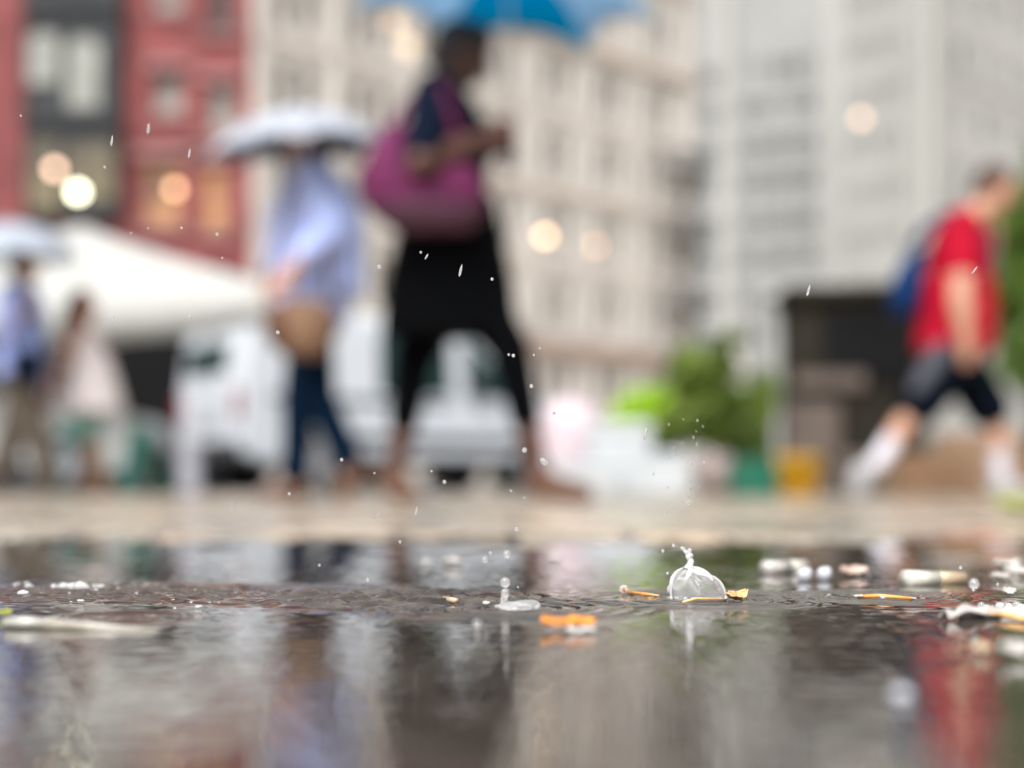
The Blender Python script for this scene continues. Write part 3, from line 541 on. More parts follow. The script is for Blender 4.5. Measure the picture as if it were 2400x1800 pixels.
# ------------------------------------------------------------------ buildings
def facade(e, name, w, h, holes, m, depth=.25, thick=6., taper=0.):
    """wall in local x (0..w) and z (0..h), front at y=0; holes are (x0, x1, z0, z1)"""
    xs = sorted({0, w, *[q for o in holes for q in o[:2]]}); zs = sorted({0, h, *[q for o in holes for q in o[2:4]]}); b = MB()
    xi = {x: i for i, x in enumerate(xs)}; zi = {z: i for i, z in enumerate(zs)}; op = np.zeros((len(xs), len(zs)), bool)
    for x0, x1, z0, z1 in [o[:4] for o in holes]: op[xi[x0]:xi[x1], zi[z0]:zi[z1]] = True
    for i in range(len(xs)-1):
        j = 0
        while j < len(zs)-1:
            if op[i, j]: j += 1; continue
            k = j
            while k < len(zs)-1 and not op[i, k]: k += 1
            b.add([(xs[i],0,zs[j]),(xs[i+1],0,zs[j]),(xs[i+1],0,zs[k]),(xs[i],0,zs[k])], [[0,1,2,3]]); j = k
    for x0, x1, z0, z1 in [o[:4] for o in holes]:
        b.add([(x0,0,z0),(x0,depth,z0),(x0,depth,z1),(x0,0,z1)], [[0,1,2,3]]); b.add([(x1,0,z0),(x1,0,z1),(x1,depth,z1),(x1,depth,z0)], [[0,1,2,3]])
        b.add([(x0,0,z0),(x1,0,z0),(x1,depth,z0),(x0,depth,z0)], [[0,1,2,3]]); b.add([(x0,0,z1),(x0,depth,z1),(x1,depth,z1),(x1,0,z1)], [[0,1,2,3]])
    wb = w-taper
    b.add([(0,0,0),(0,thick,0),(0,thick,h),(0,0,h)], [[0,1,2,3]]); b.add([(w,0,0),(w,0,h),(wb,thick,h),(wb,thick,0)], [[0,1,2,3]]); b.add([(0,0,h),(w,0,h),(wb,thick,h),(0,thick,h)], [[0,1,2,3]]); b.add([(0,thick,0),(wb,thick,0),(wb,thick,h),(0,thick,h)], [[0,3,2,1]])
    return link(name, b.mesh(), m, e, False)
def window(e, o, m, depth=.25, frame=.07, fm=None, bars=True, arch=False):
    x0, x1, z0, z1 = o[:4]; f = MB(); y = depth-.06; fr = frame
    f.box(((x0+x1)/2, y, z0+fr/2+.001), (x1-x0-.01,.06,fr)).box(((x0+x1)/2, y, z1-fr/2-.001), (x1-x0-.01,.06,fr))
    for x in (x0+fr/2+.006, x1-fr/2-.006): f.box((x, y, (z0+z1)/2), (fr,.056,z1-z0-2*fr-.01))
    if bars: f.box(((x0+x1)/2, y, (z0+z1)/2), (x1-x0-2*fr-.02,.05,fr*.8))
    w = f.build('window', fm or M['white_metal'], e)
    MB().box(((x0+x1)/2, depth-.02, (z0+z1)/2), (x1-x0-.02,.02,z1-z0-.02)).build('pane', m, w)
    return w
# red building, frontal, 32 m away
k = 32/FPX
X = lambda px: (px-1200)*k
Z = lambda py: H+(HOR-py)*k
e = empty('red_brick_building', 'red painted brick building with a dark cast iron bay and lit windows', 'building', (X(-420), 32, 0)); x0 = X(-420)
rows = [(62,285,505,-130,'bay')]
hol = []
def hole(px0, py0, px1, py1): h = (X(px0)-x0, X(px1)-x0, Z(py1), Z(py0)); hol.append(h); return h
wl_ = [(hole(355,165,430,265), M['sky_pane']), (hole(480,195,555,310), M['sky_pane']), (hole(355,-60,430,25), M['sky_pane']), (hole(485,-60,550,75), M['pane_dark']), (hole(330,375,425,530), M['glow_warm']), (hole(470,395,535,545), M['glow_warm']),
       (hole(-300,120,-200,330), M['pane']), (hole(-120,120,-30,330), M['pane']), (hole(-300,-120,-200,60), M['pane']), (hole(-120,-120,-30,60), M['pane']), (hole(330,-420,425,-180), M['pane']), (hole(485,-420,550,-180), M['pane']), (hole(330,620,425,860), M['pane_dark']), (hole(470,620,550,860), M['pane_dark']), (hole(-300,420,-200,640), M['pane_dark']), (hole(-120,420,-30,640), M['pane_dark'])]
facade(e, 'wall', X(590)-x0, 17., hol, M['brick'], taper=1.5)
for o, m in wl_: window(e, o, m, fm=M['brick_pale'])
for o, m in wl_[:6]:
    c = (o[0]+o[1])/2; MB().box((c,-.05,o[2]-.09), (o[1]-o[0]+.3,.16,.14)).build('sill', M['brick_pale'], e, False, .02); MB().box((c,-.05,o[3]+.14), (o[1]-o[0]+.3,.14,.22)).build('lintel', M['brick_pale'], e, False, .02)
for py in (330, 352): MB().box(((X(465)-x0), -.04, Z(py)), (X(585)-X(345),.13,.07)).build('band', M['brick_pale'], e)
MB().box((X(85)-x0, -.1, 17.1), (X(590)-x0+.4 if False else 9.7, .5, .5)).build('cornice', M['iron'], e, False, .05)
MB().box((4.9,-.12,1.75), (9.6,.3,3.5)).build('shopfront', M['iron'], e, False, .03)
# cast iron bay
b = MB(); bx0, bx1 = X(68)-x0, X(288)-x0; bz0, bz1 = Z(520), Z(-160); dp = .32
b.box(((bx0+bx1)/2, -dp/2, (bz0+bz1)/2), (bx1-bx0, dp-.02, bz1-bz0)); bay = b.build('bay', M['iron'], e, False, .02)
def bay_pane(px0, py0, px1, py1, m, arch=True):
    xa, xb, za, zb = X(px0)-x0, X(px1)-x0, Z(py1), Z(py0); r = (xb-xa)/2; c = (xa+xb)/2; pts = [(xa,za),(xb,za)]
    if arch: pts += [(c+r*math.cos(PI*i/10), zb-r*.7+r*.7*math.sin(PI*i/10)) for i in range(11)]
    else: pts += [(xb,zb),(xa,zb)]
    n = len(pts); vs = [(x,-dp-.03,z) for x, z in pts]+[(x,-dp+.02,z) for x, z in pts]
    MB().add(vs, [list(range(n))[::-1], [n+i for i in range(n)]]+[[i,(i+1)%n,n+(i+1)%n,n+i] for i in range(n)]).build('window', m, e)
for q in ((78,88,150,205), (168,100,243,262)): bay_pane(*q, M['sky_pane'])
for q in ((78,-140,150,-20), (168,-140,243,-10)): bay_pane(*q, M['pane_dark'])
for q in ((80,335,150,500), (165,345,275,470)): bay_pane(*q, M['glow_dim'], False)
for py in (282, 300, 20, 45): MB().box(((bx0+bx1)/2, -dp-.05, Z(py)), (bx1-bx0+.1,.14,.13)).build('spandrel', M['iron'], e, False, .02)
for px in (72, 160, 283): MB().box((X(px)-x0, -dp-.04, (bz0+bz1)/2), (.09,.10,bz1-bz0-.1)).build('mullion', M['iron'], e, False, .02)

# cream building, receding at 45 degrees
def local(e): return e
e = empty('cream_stone_building', 'long cream limestone office building with paired windows behind the umbrellas', 'building', (-15.2, 58.1, 0), R(45))
bay_w = 4.25; hol = []; L0 = 2.8+8*bay_w
for i in range(8):
    for zc in (5.6, 9.9, 13.9, 17.9, 21.9, 26.2):
        c = 1.6+i*bay_w+bay_w/2
        if c+1.4 > L0: continue
        for q in (-.68, .68): hol.append((c+q-.42, c+q+.42, zc-1.15, zc+1.15))
facade(e, 'wall', L0, 36., hol, M['cream'], .4, 14.)
lit = {}
for i, o in enumerate(hol):
    m = M['pane'] if (i*7919) % 5 else M['pane_dark']
    window(e, o, m, .4, .09, M['cream_band'])
for z, hh, dp_, m in ((7.55,.9,.30,'brown_band'), (11.95,.22,.12,'cream_band'), (15.9,.45,.22,'cream_band'), (19.9,.22,.12,'cream_band'), (24.1,.6,.34,'cream_band'), (29.2,.5,.3,'cream_band'), (36.1,.9,.7,'cream_band'), (3.9,.35,.2,'brown_band')):
    MB().box((L0/2, -dp_/2+.01, z), (L0+.1, dp_, hh)).build('band', M[m], e, False, .04)
for i in range(9): MB().box((1.6+i*bay_w-.0, -.09, 20.), (.5,.2,23.)).build('pilaster', M['cream'], e, False, .04)
for i in range(8): MB().box((2.2+i*bay_w+bay_w/2, .10, 1.7), (3.0,.3,3.2)).build('shopfront', M['pane_dark'], e)
# fire escape on its far end
e = empty('fire_escape', 'dark iron fire escape at the far end of the cream building', 'fire escape', (-15.2+L0*.7071, 58.1+L0*.7071, 0), R(45))
for z in (6.5, 10.5, 14.5, 18.5):
    MB().box((-1.6,-.75,z), (3.0,1.2,.12)).build('landing', M['iron'], e); f = MB()
    for zz in (.5, 1.0): f.box((-1.6,-1.33,z+zz), (3.0,.06,.06))
    for i in range(8): f.box((-3.0+.4*i,-1.33,z+.5), (.05,.05,1.))
    f.build('railing', M['iron'], e)
    if z > 7: MB().tube([(-2.9,-.7,z-4),(-.5,-.7,z)], .12, 6).build('ladder', M['iron'], e)
MB().tube([(-3.1,-.2,2.5),(-3.1,-.2,20)], .05, 6).tube([(-.1,-.2,2.5),(-.1,-.2,20)], .05, 6).build('post', M['iron'], e)

def tower(name, label, loc, rz, w, h, cols, rows, ww, wh, m, pane, piers=(), pier_m=None, x_off=None, z0=3., dz=3.5, depth=.3, thick=12.):
    e = empty(name, label, 'building', loc, rz); hol = []
    for c in cols:
        for r in range(rows): hol.append((c-ww/2, c+ww/2, z0+r*dz, z0+r*dz+wh))
    facade(e, 'wall', w, h, hol, m, depth, thick)
    for o in hol: window(e, o, random.choice([pane, pane, M['pane_dark'], M['pane_soft']]), depth, .12, m)
    for x, pw in piers: MB().box((x,-.35,h/2-.05), (pw,.75,h-.2)).build('pier', pier_m or m, e, False, .05)
    MB().box((w/2,-.2,h+.4), (w+.6,.9,.8)).build('cornice', pier_m or m, e, False, .05)
    for r in range(1, rows, 2): MB().box((w/2,-.06,z0+r*dz-.6), (w-.05,.14,.3)).build('band', pier_m or m, e)
    return e
Yb = 130.; kb = Yb/FPX
xl = (1535-1200)/FPX*138; th = math.atan2(130-138, (1985-1200)/FPX*130-xl); wd = math.hypot(8, (1985-1200)/FPX*130-xl); oo = wd-14.2
e1 = tower('grey_tower', 'grey office tower with ribbon rows of windows beyond the cream building', (xl,138,0), th, wd, 64., [.9,2.1,3.3, oo+.75,oo+1.75,oo+4.85,oo+6.35,oo+7.85,oo+9.35,oo+10.75], 10, .95, 1.75, M['tower_a'], M['pane'], [(oo+2.9,1.3),(oo+13.1,2.0)], M['pale_pier'], z0=6.5, dz=3.55)
xl = (2166-1200)/FPX*104
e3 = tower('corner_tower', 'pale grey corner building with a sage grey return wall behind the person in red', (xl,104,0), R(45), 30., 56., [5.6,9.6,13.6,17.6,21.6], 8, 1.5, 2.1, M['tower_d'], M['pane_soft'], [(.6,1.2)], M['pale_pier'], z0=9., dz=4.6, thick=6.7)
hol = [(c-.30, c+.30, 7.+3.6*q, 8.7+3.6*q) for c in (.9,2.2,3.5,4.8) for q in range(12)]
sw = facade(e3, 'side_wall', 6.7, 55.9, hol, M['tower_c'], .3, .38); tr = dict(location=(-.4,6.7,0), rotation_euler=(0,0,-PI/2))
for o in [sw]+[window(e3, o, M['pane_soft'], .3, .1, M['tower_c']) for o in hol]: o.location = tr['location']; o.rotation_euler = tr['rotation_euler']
# lamps
def wall_lamp(label, px, py, Y, r, col, s):
    p = P(px, py, Y); e = empty('lamp', label, 'lamp', p, 0, 'lit lamps on the buildings'); em = emit('lamp glow', col, s)
    MB().ell((0,0,0), r, None, 20, 12).build('globe', em, e, True); MB().tube([(0,r*.6,r*1.0),(0,r*2.,r*1.5),(0,r*5,r*1.5)], r*.12, 8).tube([(0,0,r*.9),(0,0,r*1.25)], r*.4, 10).build('bracket', M['lamp_iron'], e, True)
wall_lamp('peach lit lamp on the dark bay just above the brightest lamp', 128, 396, 31.2, .10, (1,.66,.47), 7.5)
wall_lamp('bright pale yellow lamp, the brightest, on the dark bay of the red building', 182, 450, 31.0, .11, (1,1.,.72), 12)
wall_lamp('amber lamp on the red wall between the shop windows', 410, 443, 31.5, .10, (1,.56,.30), 6)
wall_lamp('bright amber lamp low on the cream building', 1278, 553, 70., .22, (1,.64,.37), 7.5)
wall_lamp('faint amber lamp on the cream building right of the bright amber one', 1396, 575, 72., .22, (1,.62,.40), 3)
wall_lamp('single peach lamp glowing high before the sage grey return wall', 2018, 277, 102., .33, (1,.64,.45), 3.5)
wall_lamp('soft yellow globe standing for a lit window high on the cream building left of the blue umbrella, upper one', 925, 50, 62., .30, (1,.72,.46), 1.5)  # this globe and the next stand in for one soft lit window
wall_lamp('soft yellow globe standing for a lit window high on the cream building left of the blue umbrella, lower one', 955, 108, 61., .32, (1,.74,.48), 1.9)
print('things built')
# ------------------------------------------------------------------ the puddle and the ground
def noise_waves(X, Y, n, lo, hi, slope, seed, aniso=1.):
    r = np.random.default_rng(seed); h = np.zeros_like(X)
    for i in range(n):
        lam = math.exp(r.uniform(math.log(lo), math.log(hi))); a = r.uniform(0, 2*PI); k = 2*PI/lam
        h += slope/k*math.sqrt(2/n)*np.cos(k*(X*math.cos(a)/aniso + Y*math.sin(a)) + r.uniform(0, 2*PI))
    return h
def ring(X, Y, cx, cy, r0, w, lam, slope):
    r = np.sqrt((X-cx)**2+(Y-cy)**2); k = 2*PI/lam
    return slope/k*np.cos(k*(r-r0))*np.exp(-((r-r0)/w)**2)
def blobmask(X, Y, cx, cy, rx, ry): return np.exp(-(((X-cx)/rx)**2+((Y-cy)/ry)**2))
def water_h(X, Y):
    near = blobmask(X, Y, 0, .60, .6, .17)
    h = noise_waves(X, Y, 22, .007, .022, .017, 1)*np.exp(-np.clip(Y-.8, 0, 9)*4) + noise_waves(X, Y, 16, .006, .018, .015, 2)*np.clip(near, 0, 1) + noise_waves(X, Y, 8, .03, .08, .003, 5)
    c = W(250, 1390); mk = blobmask(X, Y, c.x, c.y, .075, .05); h += noise_waves(X, Y, 30, .004, .015, .36, 3, 2.2)*mk
    c = W(60, 1395); h += noise_waves(X, Y, 14, .004, .012, .20, 8, 2.)*blobmask(X, Y, c.x, c.y, .03, .03)
    c = W(930, 1408); mk = blobmask(X, Y, c.x, c.y, .05, .022); h += noise_waves(X, Y, 16, .006, .020, .50, 4, 2.4)*mk
    c = W(2070, 1400); h += noise_waves(X, Y, 14, .006, .016, .10, 6, 2.)*blobmask(X, Y, c.x, c.y, .07, .04)
    for px, py, rr in [(700,1392,[(.007,.006,.011,.85),(.024,.008,.010,.30),(.038,.010,.011,.22),(.055,.012,.014,.18)]), (1182,1426,[(.016,.006,.008,.42),(.030,.008,.008,.34),(.048,.012,.009,.24)]), (925,1405,[(.012,.005,.009,.55),(.028,.008,.011,.42),(.050,.014,.015,.24)]),
                       (1635,1404,[(.016,.005,.007,.42),(.028,.008,.007,.34),(.045,.012,.008,.22)]), (2060,1398,[(.010,.004,.007,.32),(.02,.006,.007,.28),(.034,.010,.008,.18)]), (300,1448,[(.010,.005,.009,.30),(.022,.007,.009,.22)]), (140,1392,[(.012,.006,.010,.35),(.028,.009,.012,.28)]), (360,1400,[(.010,.006,.010,.40),(.026,.009,.012,.26)]), (460,1385,[(.01,.005,.008,.34),(.024,.008,.008,.24)]), (1075,1398,[(.03,.007,.011,.48)])]:
        c = W(px, py)
        for r0, w, lam, s_ in rr: h += ring(X, Y, c.x, c.y, r0, w, lam, s_)
    return h
def grid_mesh(xs, ys, Zf):
    Xg, Yg = np.meshgrid(xs, ys); Zg = Zf(Xg, Yg); n, m = Xg.shape
    co = np.stack([Xg, Yg, Zg], -1).reshape(-1, 3).astype(np.float32); me = bpy.data.meshes.new('sheet')
    idx = np.arange(n*m).reshape(n, m); q = np.stack([idx[:-1,:-1], idx[:-1,1:], idx[1:,1:], idx[1:,:-1]], -1).reshape(-1, 4)
    me.vertices.add(len(co)); me.vertices.foreach_set('co', co.ravel()); me.loops.add(q.size); me.loops.foreach_set('vertex_index', q.ravel().astype(np.int32))
    me.polygons.add(len(q)); me.polygons.foreach_set('loop_start', np.arange(0, q.size, 4, dtype=np.int32)); me.update(calc_edges=True); return me
def spread(a, b, step, lim, f=1.12):
    c = list(np.arange(a, b, step)); s_ = step; hi = [c[-1]]
    while hi[-1] < lim[1]: s_ *= f; hi.append(hi[-1]+s_)
    s_ = step; lo = [c[0]]
    while lo[-1] > lim[0]: s_ *= f; lo.append(lo[-1]-s_)
    return np.array(lo[:0:-1]+c+hi[1:])
BX, BY, BC = 2.3, 1.16, .09
def basin(X, Y):
    n = .07*np.sin(X*8.1+1.)+.06*np.sin(X*21.+2.)+.04*np.sin(X*39.+Y*11)+.03*np.sin(X*70.+Y*17.)+.02*np.sin(X*133.-Y*31.)
    d = np.sqrt((X/BX)**2+((Y-BC)/BY)**2)+n*.95
    t = np.clip((d-.86)/.30, 0, 1); return -.011+.0165*t*t*(3-2*t)
me = grid_mesh(spread(-.26, .26, .0009, (-2.6, 2.6), 1.10), spread(.215, .80, .0010, (-1.2, 1.75), 1.04), water_h)
pm = bpy.data.materials.new('puddle water'); pm.use_nodes = True; nt = pm.node_tree; pb = nt.nodes['Principled BSDF']
pb.inputs['IOR'].default_value = 1.333; pb.inputs['Roughness'].default_value = .0
tc = nt.nodes.new('ShaderNodeTexCoord'); vn = nt.nodes.new('ShaderNodeTexNoise'); vn.inputs['Scale'].default_value = 55; vn.inputs['Detail'].default_value = 6
nt.links.new(tc.outputs['Object'], vn.inputs['Vector']); rp = nt.nodes.new('ShaderNodeValToRGB'); rp.color_ramp.elements[0].color = (.024,.020,.017,1); rp.color_ramp.elements[1].color = (.086,.072,.060,1)
rp.color_ramp.elements[0].position = .35; rp.color_ramp.elements[1].position = .7
nt.links.new(vn.outputs['Fac'], rp.inputs['Fac']); nt.links.new(rp.outputs['Color'], pb.inputs['Base Color'])
tag(link('puddle', me, pm), 'dark rain puddle mirroring the street', None, None, 'structure')
gx = np.concatenate([-np.geomspace(400, 2.7, 40), np.linspace(-2.6, 2.6, 300), np.geomspace(2.7, 400, 40)]); gy = np.concatenate([-np.geomspace(60, 2.2, 20), np.linspace(-2., .9, 40)[:-1], np.linspace(.9, 1.7, 160)[:-1], np.linspace(1.7, 6, 60)[:-1], np.geomspace(6, 600, 50)])
me = grid_mesh(gx, gy, basin)
gm = bpy.data.materials.new('wet paving'); gm.use_nodes = True; nt = gm.node_tree; gb = nt.nodes['Principled BSDF']; gb.inputs['Roughness'].default_value = .42
tc = nt.nodes.new('ShaderNodeTexCoord'); bt = nt.nodes.new('ShaderNodeTexBrick'); bt.inputs['Scale'].default_value = 1.; bt.inputs['Brick Width'].default_value = .22; bt.inputs['Row Height'].default_value = .16; bt.inputs['Mortar Size'].default_value = .006
bt.inputs['Color1'].default_value = (.46,.38,.30,1); bt.inputs['Color2'].default_value = (.33,.32,.28,1); bt.inputs['Mortar'].default_value = (.14,.13,.12,1)
n1 = nt.nodes.new('ShaderNodeTexNoise'); n1.inputs['Scale'].default_value = 4.5; n1.inputs['Detail'].default_value = 7
nt.links.new(tc.outputs['Object'], bt.inputs['Vector']); nt.links.new(tc.outputs['Object'], n1.inputs['Vector'])
r1 = nt.nodes.new('ShaderNodeValToRGB'); r1.color_ramp.elements[0].color = (.52,.55,.53,1); r1.color_ramp.elements[1].color = (1.18,1.04,.94,1); r1.color_ramp.elements[0].position = .38; r1.color_ramp.elements[1].position = .62
mx = nt.nodes.new('ShaderNodeMix'); mx.data_type = 'RGBA'; mx.blend_type = 'MULTIPLY'; mx.inputs[0].default_value = 1.
nt.links.new(n1.outputs['Fac'], r1.inputs['Fac']); nt.links.new(bt.outputs['Color'], mx.inputs[6]); nt.links.new(r1.outputs['Color'], mx.inputs[7]); nt.links.new(mx.outputs[2], gb.inputs['Base Color'])
n2 = nt.nodes.new('ShaderNodeTexNoise'); n2.inputs['Scale'].default_value = 7.; n2.inputs['Detail'].default_value = 4; r2 = nt.nodes.new('ShaderNodeMapRange'); r2.inputs['From Min'].default_value = .42; r2.inputs['From Max'].default_value = .62; r2.inputs['To Min'].default_value = .10; r2.inputs['To Max'].default_value = .55
nt.links.new(tc.outputs['Object'], n2.inputs['Vector']); nt.links.new(n2.outputs['Fac'], r2.inputs['Value']); nt.links.new(r2.outputs[0], gb.inputs['Roughness'])   # standing water film in patches
tag(link('ground', me, gm), 'wet tan paving of the square', None, None, 'structure')
rd = mat('wet asphalt', (.04,.04,.042), .5, .25, 2.5); b = MB(); b.add([(-120,12.2,.0095),(120,12.2,.0095),(120,27.5,.0095),(-120,27.5,.0095)], [[0,1,2,3]]); tag(b.build('road', rd), 'wet asphalt street behind the square', None, None, 'structure')

# ------------------------------------------------------------------ splashes and drops
water = M['water']
YF = .590
base = W(1635, 1402); YF = base.y; kf = YF/FPX
apex = P(1613, 1330, YF)
left = [(0,0),(-.010,.0)]; 
prL = [(0,0),(-12,-1),(-27,-10),(-39,-25),(-45,-48),(-46,-74)]; prR = [(0,0),(14,0),(42,-15),(64,-25),(79,-39),(87,-57),(90,-74)]
def samp(pr, t):
    L = [0]
    for i in range(1, len(pr)): L.append(L[-1]+math.hypot(pr[i][0]-pr[i-1][0], pr[i][1]-pr[i-1][1]))
    s_ = t*L[-1]
    for i in range(1, len(pr)):
        if s_ <= L[i]+1e-9:
            u = (s_-L[i-1])/(L[i]-L[i-1]); return (pr[i-1][0]+(pr[i][0]-pr[i-1][0])*u, pr[i-1][1]+(pr[i][1]-pr[i-1][1])*u)
    return pr[-1]
def dome_pt(a, t, sc=1.):
    xl, zl = samp(prL, t); xr, zr = samp(prR, t); c = math.cos(a); u = .5+.5*c
    x = (xr*c*c if c > 0 else xl*c*c); z = zl*(1-u)+zr*u; y = 62*math.sin(a)*math.sin(min(1, t*1.05)*PI/2)
    ctr = V((22*t, 0, -74*t*.5)); p = V((x + 22*t*math.sin(a)**2, y, z)); return p
def W3(p): return V((apex.x+p.x*kf, apex.y+p.y*kf, max(-.0006, apex.z+p.z*kf)))
NA, NT = 48, 24
vs = [W3(dome_pt(0, 0))]; 
for j in range(1, NT+1):
    for i in range(NA):
        a = 2*PI*i/NA; q = dome_pt(a, j/NT); wob = 1+.03*math.sin(3*a+j*.3)+.02*math.sin(7*a-j*.5); vs.append(W3(V((q.x*wob, q.y*wob, q.z))))
fs = [[0, 1+(i+1)%NA, 1+i] for i in range(NA)]
for j in range(NT-1): fs += [[1+j*NA+i, 1+j*NA+(i+1)%NA, 1+(j+1)*NA+(i+1)%NA, 1+(j+1)*NA+i] for i in range(NA)]
me = evaluated(MB().add(vs, fs).fixed(), [('SOLIDIFY', dict(thickness=.0011, offset=-1)), ('SUBSURF', dict(levels=1, render_levels=1))])
shell = me
q = lambda px, py, dy=0.: P(px, py, YF) + V((0, dy, 0))
e = empty('splash', 'glassy dome splash with a beaded water stem on top', 'splash', base); me.transform(Matrix.Translation(-base)); link('water_dome', me, M['splash'], e)
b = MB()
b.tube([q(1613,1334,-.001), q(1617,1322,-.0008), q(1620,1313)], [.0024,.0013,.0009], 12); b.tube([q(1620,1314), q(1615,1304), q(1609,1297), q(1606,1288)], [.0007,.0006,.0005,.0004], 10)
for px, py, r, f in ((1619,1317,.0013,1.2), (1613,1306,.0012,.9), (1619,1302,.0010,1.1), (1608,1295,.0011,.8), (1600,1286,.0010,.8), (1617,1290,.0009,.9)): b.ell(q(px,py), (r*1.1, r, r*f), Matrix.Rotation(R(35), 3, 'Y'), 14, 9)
def highlight_ridge(a0, a1, t0, t1, w):  # whitened tube on the dome surface, painting a bright highlight line
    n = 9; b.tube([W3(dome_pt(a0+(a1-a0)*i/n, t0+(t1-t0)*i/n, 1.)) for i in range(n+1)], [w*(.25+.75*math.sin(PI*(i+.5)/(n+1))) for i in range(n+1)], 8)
highlight_ridge(PI*1.03, PI*1.08, .12, .95, .0011); highlight_ridge(-.35, -.55, .10, .60, .0019); highlight_ridge(-.9, -.25, .18, .62, .0010); highlight_ridge(-.12, -.2, .3, .97, .0008); highlight_ridge(-1.9, -2.3, .16, .55, .0013); highlight_ridge(-1.5, -.8, .15, .40, .0009)
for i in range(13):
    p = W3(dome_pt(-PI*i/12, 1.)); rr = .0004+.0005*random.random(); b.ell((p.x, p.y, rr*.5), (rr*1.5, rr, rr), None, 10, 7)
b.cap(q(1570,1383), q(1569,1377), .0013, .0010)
me = evaluated(b.fixed(), [('REMESH', dict(mode='VOXEL', voxel_size=.00022)), ('SMOOTH', dict(factor=.5, iterations=4))]); me.transform(Matrix.Translation(-base)); link('splash_crest_highlights', me, M['crest'], e)
# jet with crown at its foot
base = W(1182, 1427); YJ = base.y
q = lambda px, py, dy=0.: P(px, py, YJ) + V((0, dy, 0)) - base
b = MB(); b.tube([q(1182,1428), q(1181,1422), q(1180,1412), q(1182,1402), q(1184,1392), q(1184,1384)], [.0032,.0016,.00125,.0013,.00165,.0009], 14); b.ell(q(1184,1389), .0017, None, 14, 10)
cr = []
for i in range(25):
    a = R(-150+i*12.5); cr.append(q(1207, 1421) + V((math.cos(a)*.0085, math.sin(a)*.011, .0006*math.sin(a*2))))
b.tube(cr, [.0007+.0008*math.sin(PI*i/24) for i in range(25)], 8); b.tube([q(1168,1423,-.001), q(1182,1417), q(1205,1416), q(1232,1418,-.001), q(1250,1424,-.003)], [.0007,.0012,.0011,.0012,.0009], 10); b.tube([q(1222,1428,-.004), q(1245,1427,-.005), q(1262,1427,-.005)], [.0005,.0009,.0005], 8)
e = empty('splash', 'thin upright water jet rising from a flat crown', 'splash', base); me = evaluated(b.fixed(), [('REMESH', dict(mode='VOXEL', voxel_size=.00025)), ('SMOOTH', dict(factor=.5, iterations=3))]); link('water_jet', me, water, e)

def drop(px, py, d, label, Y=None, flat=(1,1,1), rot=0., grp='drops hanging in the air'):
    Y = Y or .57+random.uniform(-.008,.008); r = d/2/FPX*Y; b = MB(); b.ell((0,0,0), (r*flat[0], r*flat[1], r*flat[2]), Matrix.Rotation(rot, 3, 'Y'), 16, 10)
    o = b.build('raindrop', water, None, True, 0, P(px, py, Y)); tag(o, label, 'drop', grp); return o
def streak(x0, y0, x1, y1, w, label, Y=None):
    Y = Y or .57; a = P(x0, y0, Y); c = P(x1, y1, Y); r = w/2/FPX*Y; n = 7; mid = (a+c)/2
    pts = [a.lerp(c, i/(n-1))-mid for i in range(n)]; rs = [r*x for x in (.15,.6,.85,1.,1.,.8,.25)]
    o = MB().tube(pts, rs, 10).build('falling_raindrop', water, None, True, 0, mid); tag(o, label, 'raindrop', 'falling raindrops'); return o
u = 1.085
drop(1184,1365,24,'round drop hanging just above the upright jet', YJ); drop(1188,1299,18,'clear round drop, the upper one above the upright jet', YJ); drop(1149,1296,8,'small drop left of the upper jet drop'); drop(1137,1311,15,'blurred drop below left of the small drop by the jet', .615)
drop(1175*u,997*u,18,'oval drop in front of the shin of the striding person', None, (1.25,1,.8), R(40)); drop(1133*u,972*u,12,'round white drop beside the calf of the striding person')
for dx, dy, d, lb in [(226,361,6,'tiny drop right of the brightest lamp'), (45,250,5,'lone tiny drop at the red wall edge high up'), (283,503,4,'tiny drop above the tent slope, left of its pair'), (320,493,4,'tiny drop above the tent slope, right of its pair'), (392,492,6,'small drop over the red wall under the amber lamp'), (469,506,8,'larger drop over the red wall beside the striped shirt'),
  (480,557,5,'tiny drop touching the tent edge'), (410,685,8,'white drop under the tent valance'), (600,718,9,'white drop over the tan satchel'), (819,576,9,'white drop between striped shirt and black tunic'), (1063,603,7,'small drop on the black tunic, nearer its right edge'), (909,545,6,'faint drop on the upper black tunic'), (1099,766,6,'left drop of the pair by the black knee'), (1109,768,8,'right drop of the pair by the black knee'),
  (1148,834,9,'white drop below the black trouser cuff knee'), (1197,893,8,'faint drop on the pinkish sack'), (738,993,8,'drop over the dark jeans at ankle height'), (625,1067,7,'drop by the forward shoe of the striped shirt walker'), (960,1041,9,'drop between the feet of the striding person'), (932,1018,5,'faint drop above the one between the striding feet'), (1104,1060,6,'upper small drop left of the sandal'), (1132,1075,6,'lower small drop left of the sandal'), (809,1022,5,'faint drop left of the striding rear foot'),
  (864,1170,7,'drop over the puddle below the rear sandal'), (794,1253,9,'drop skimming the water left of the jet'), (1116,1142,11,'blurred drop over the pale pavement'), (690,1221,6,'faint drop above the dark wave'), (1153,767,5,'tiny drop right of the black knee'), (1166,752,4,'tiniest drop beside the black knee'), (1486,1086,10,'bright drop at the top of the spray over the dome'), (1437,1107,7,'small drop left of the spray over the dome'), (1455,1178,8,'drop left of the twisted stem'), (1432,1190,8,'drop further left of the twisted stem'), (1442,1238,6,'drop beside the left flank of the dome'), (1515,1172,4,'speck right of the twisted stem'),
  (2075,1226,8,'drop above the pale cigarette butt end'), (2103,1274,7,'small drop under the bluish drop'), (2155,1262,7,'drop right of the bluish drop'), (1130,1306,8,'drop low beside the jet foot'), (1119,1268,5,'speck just right of the jet')]: drop(dx*u, dy*u, d, lb)
drop(2283,1368,25,'bluish blurred drop over the puddle right of the cigarette butt', .52)
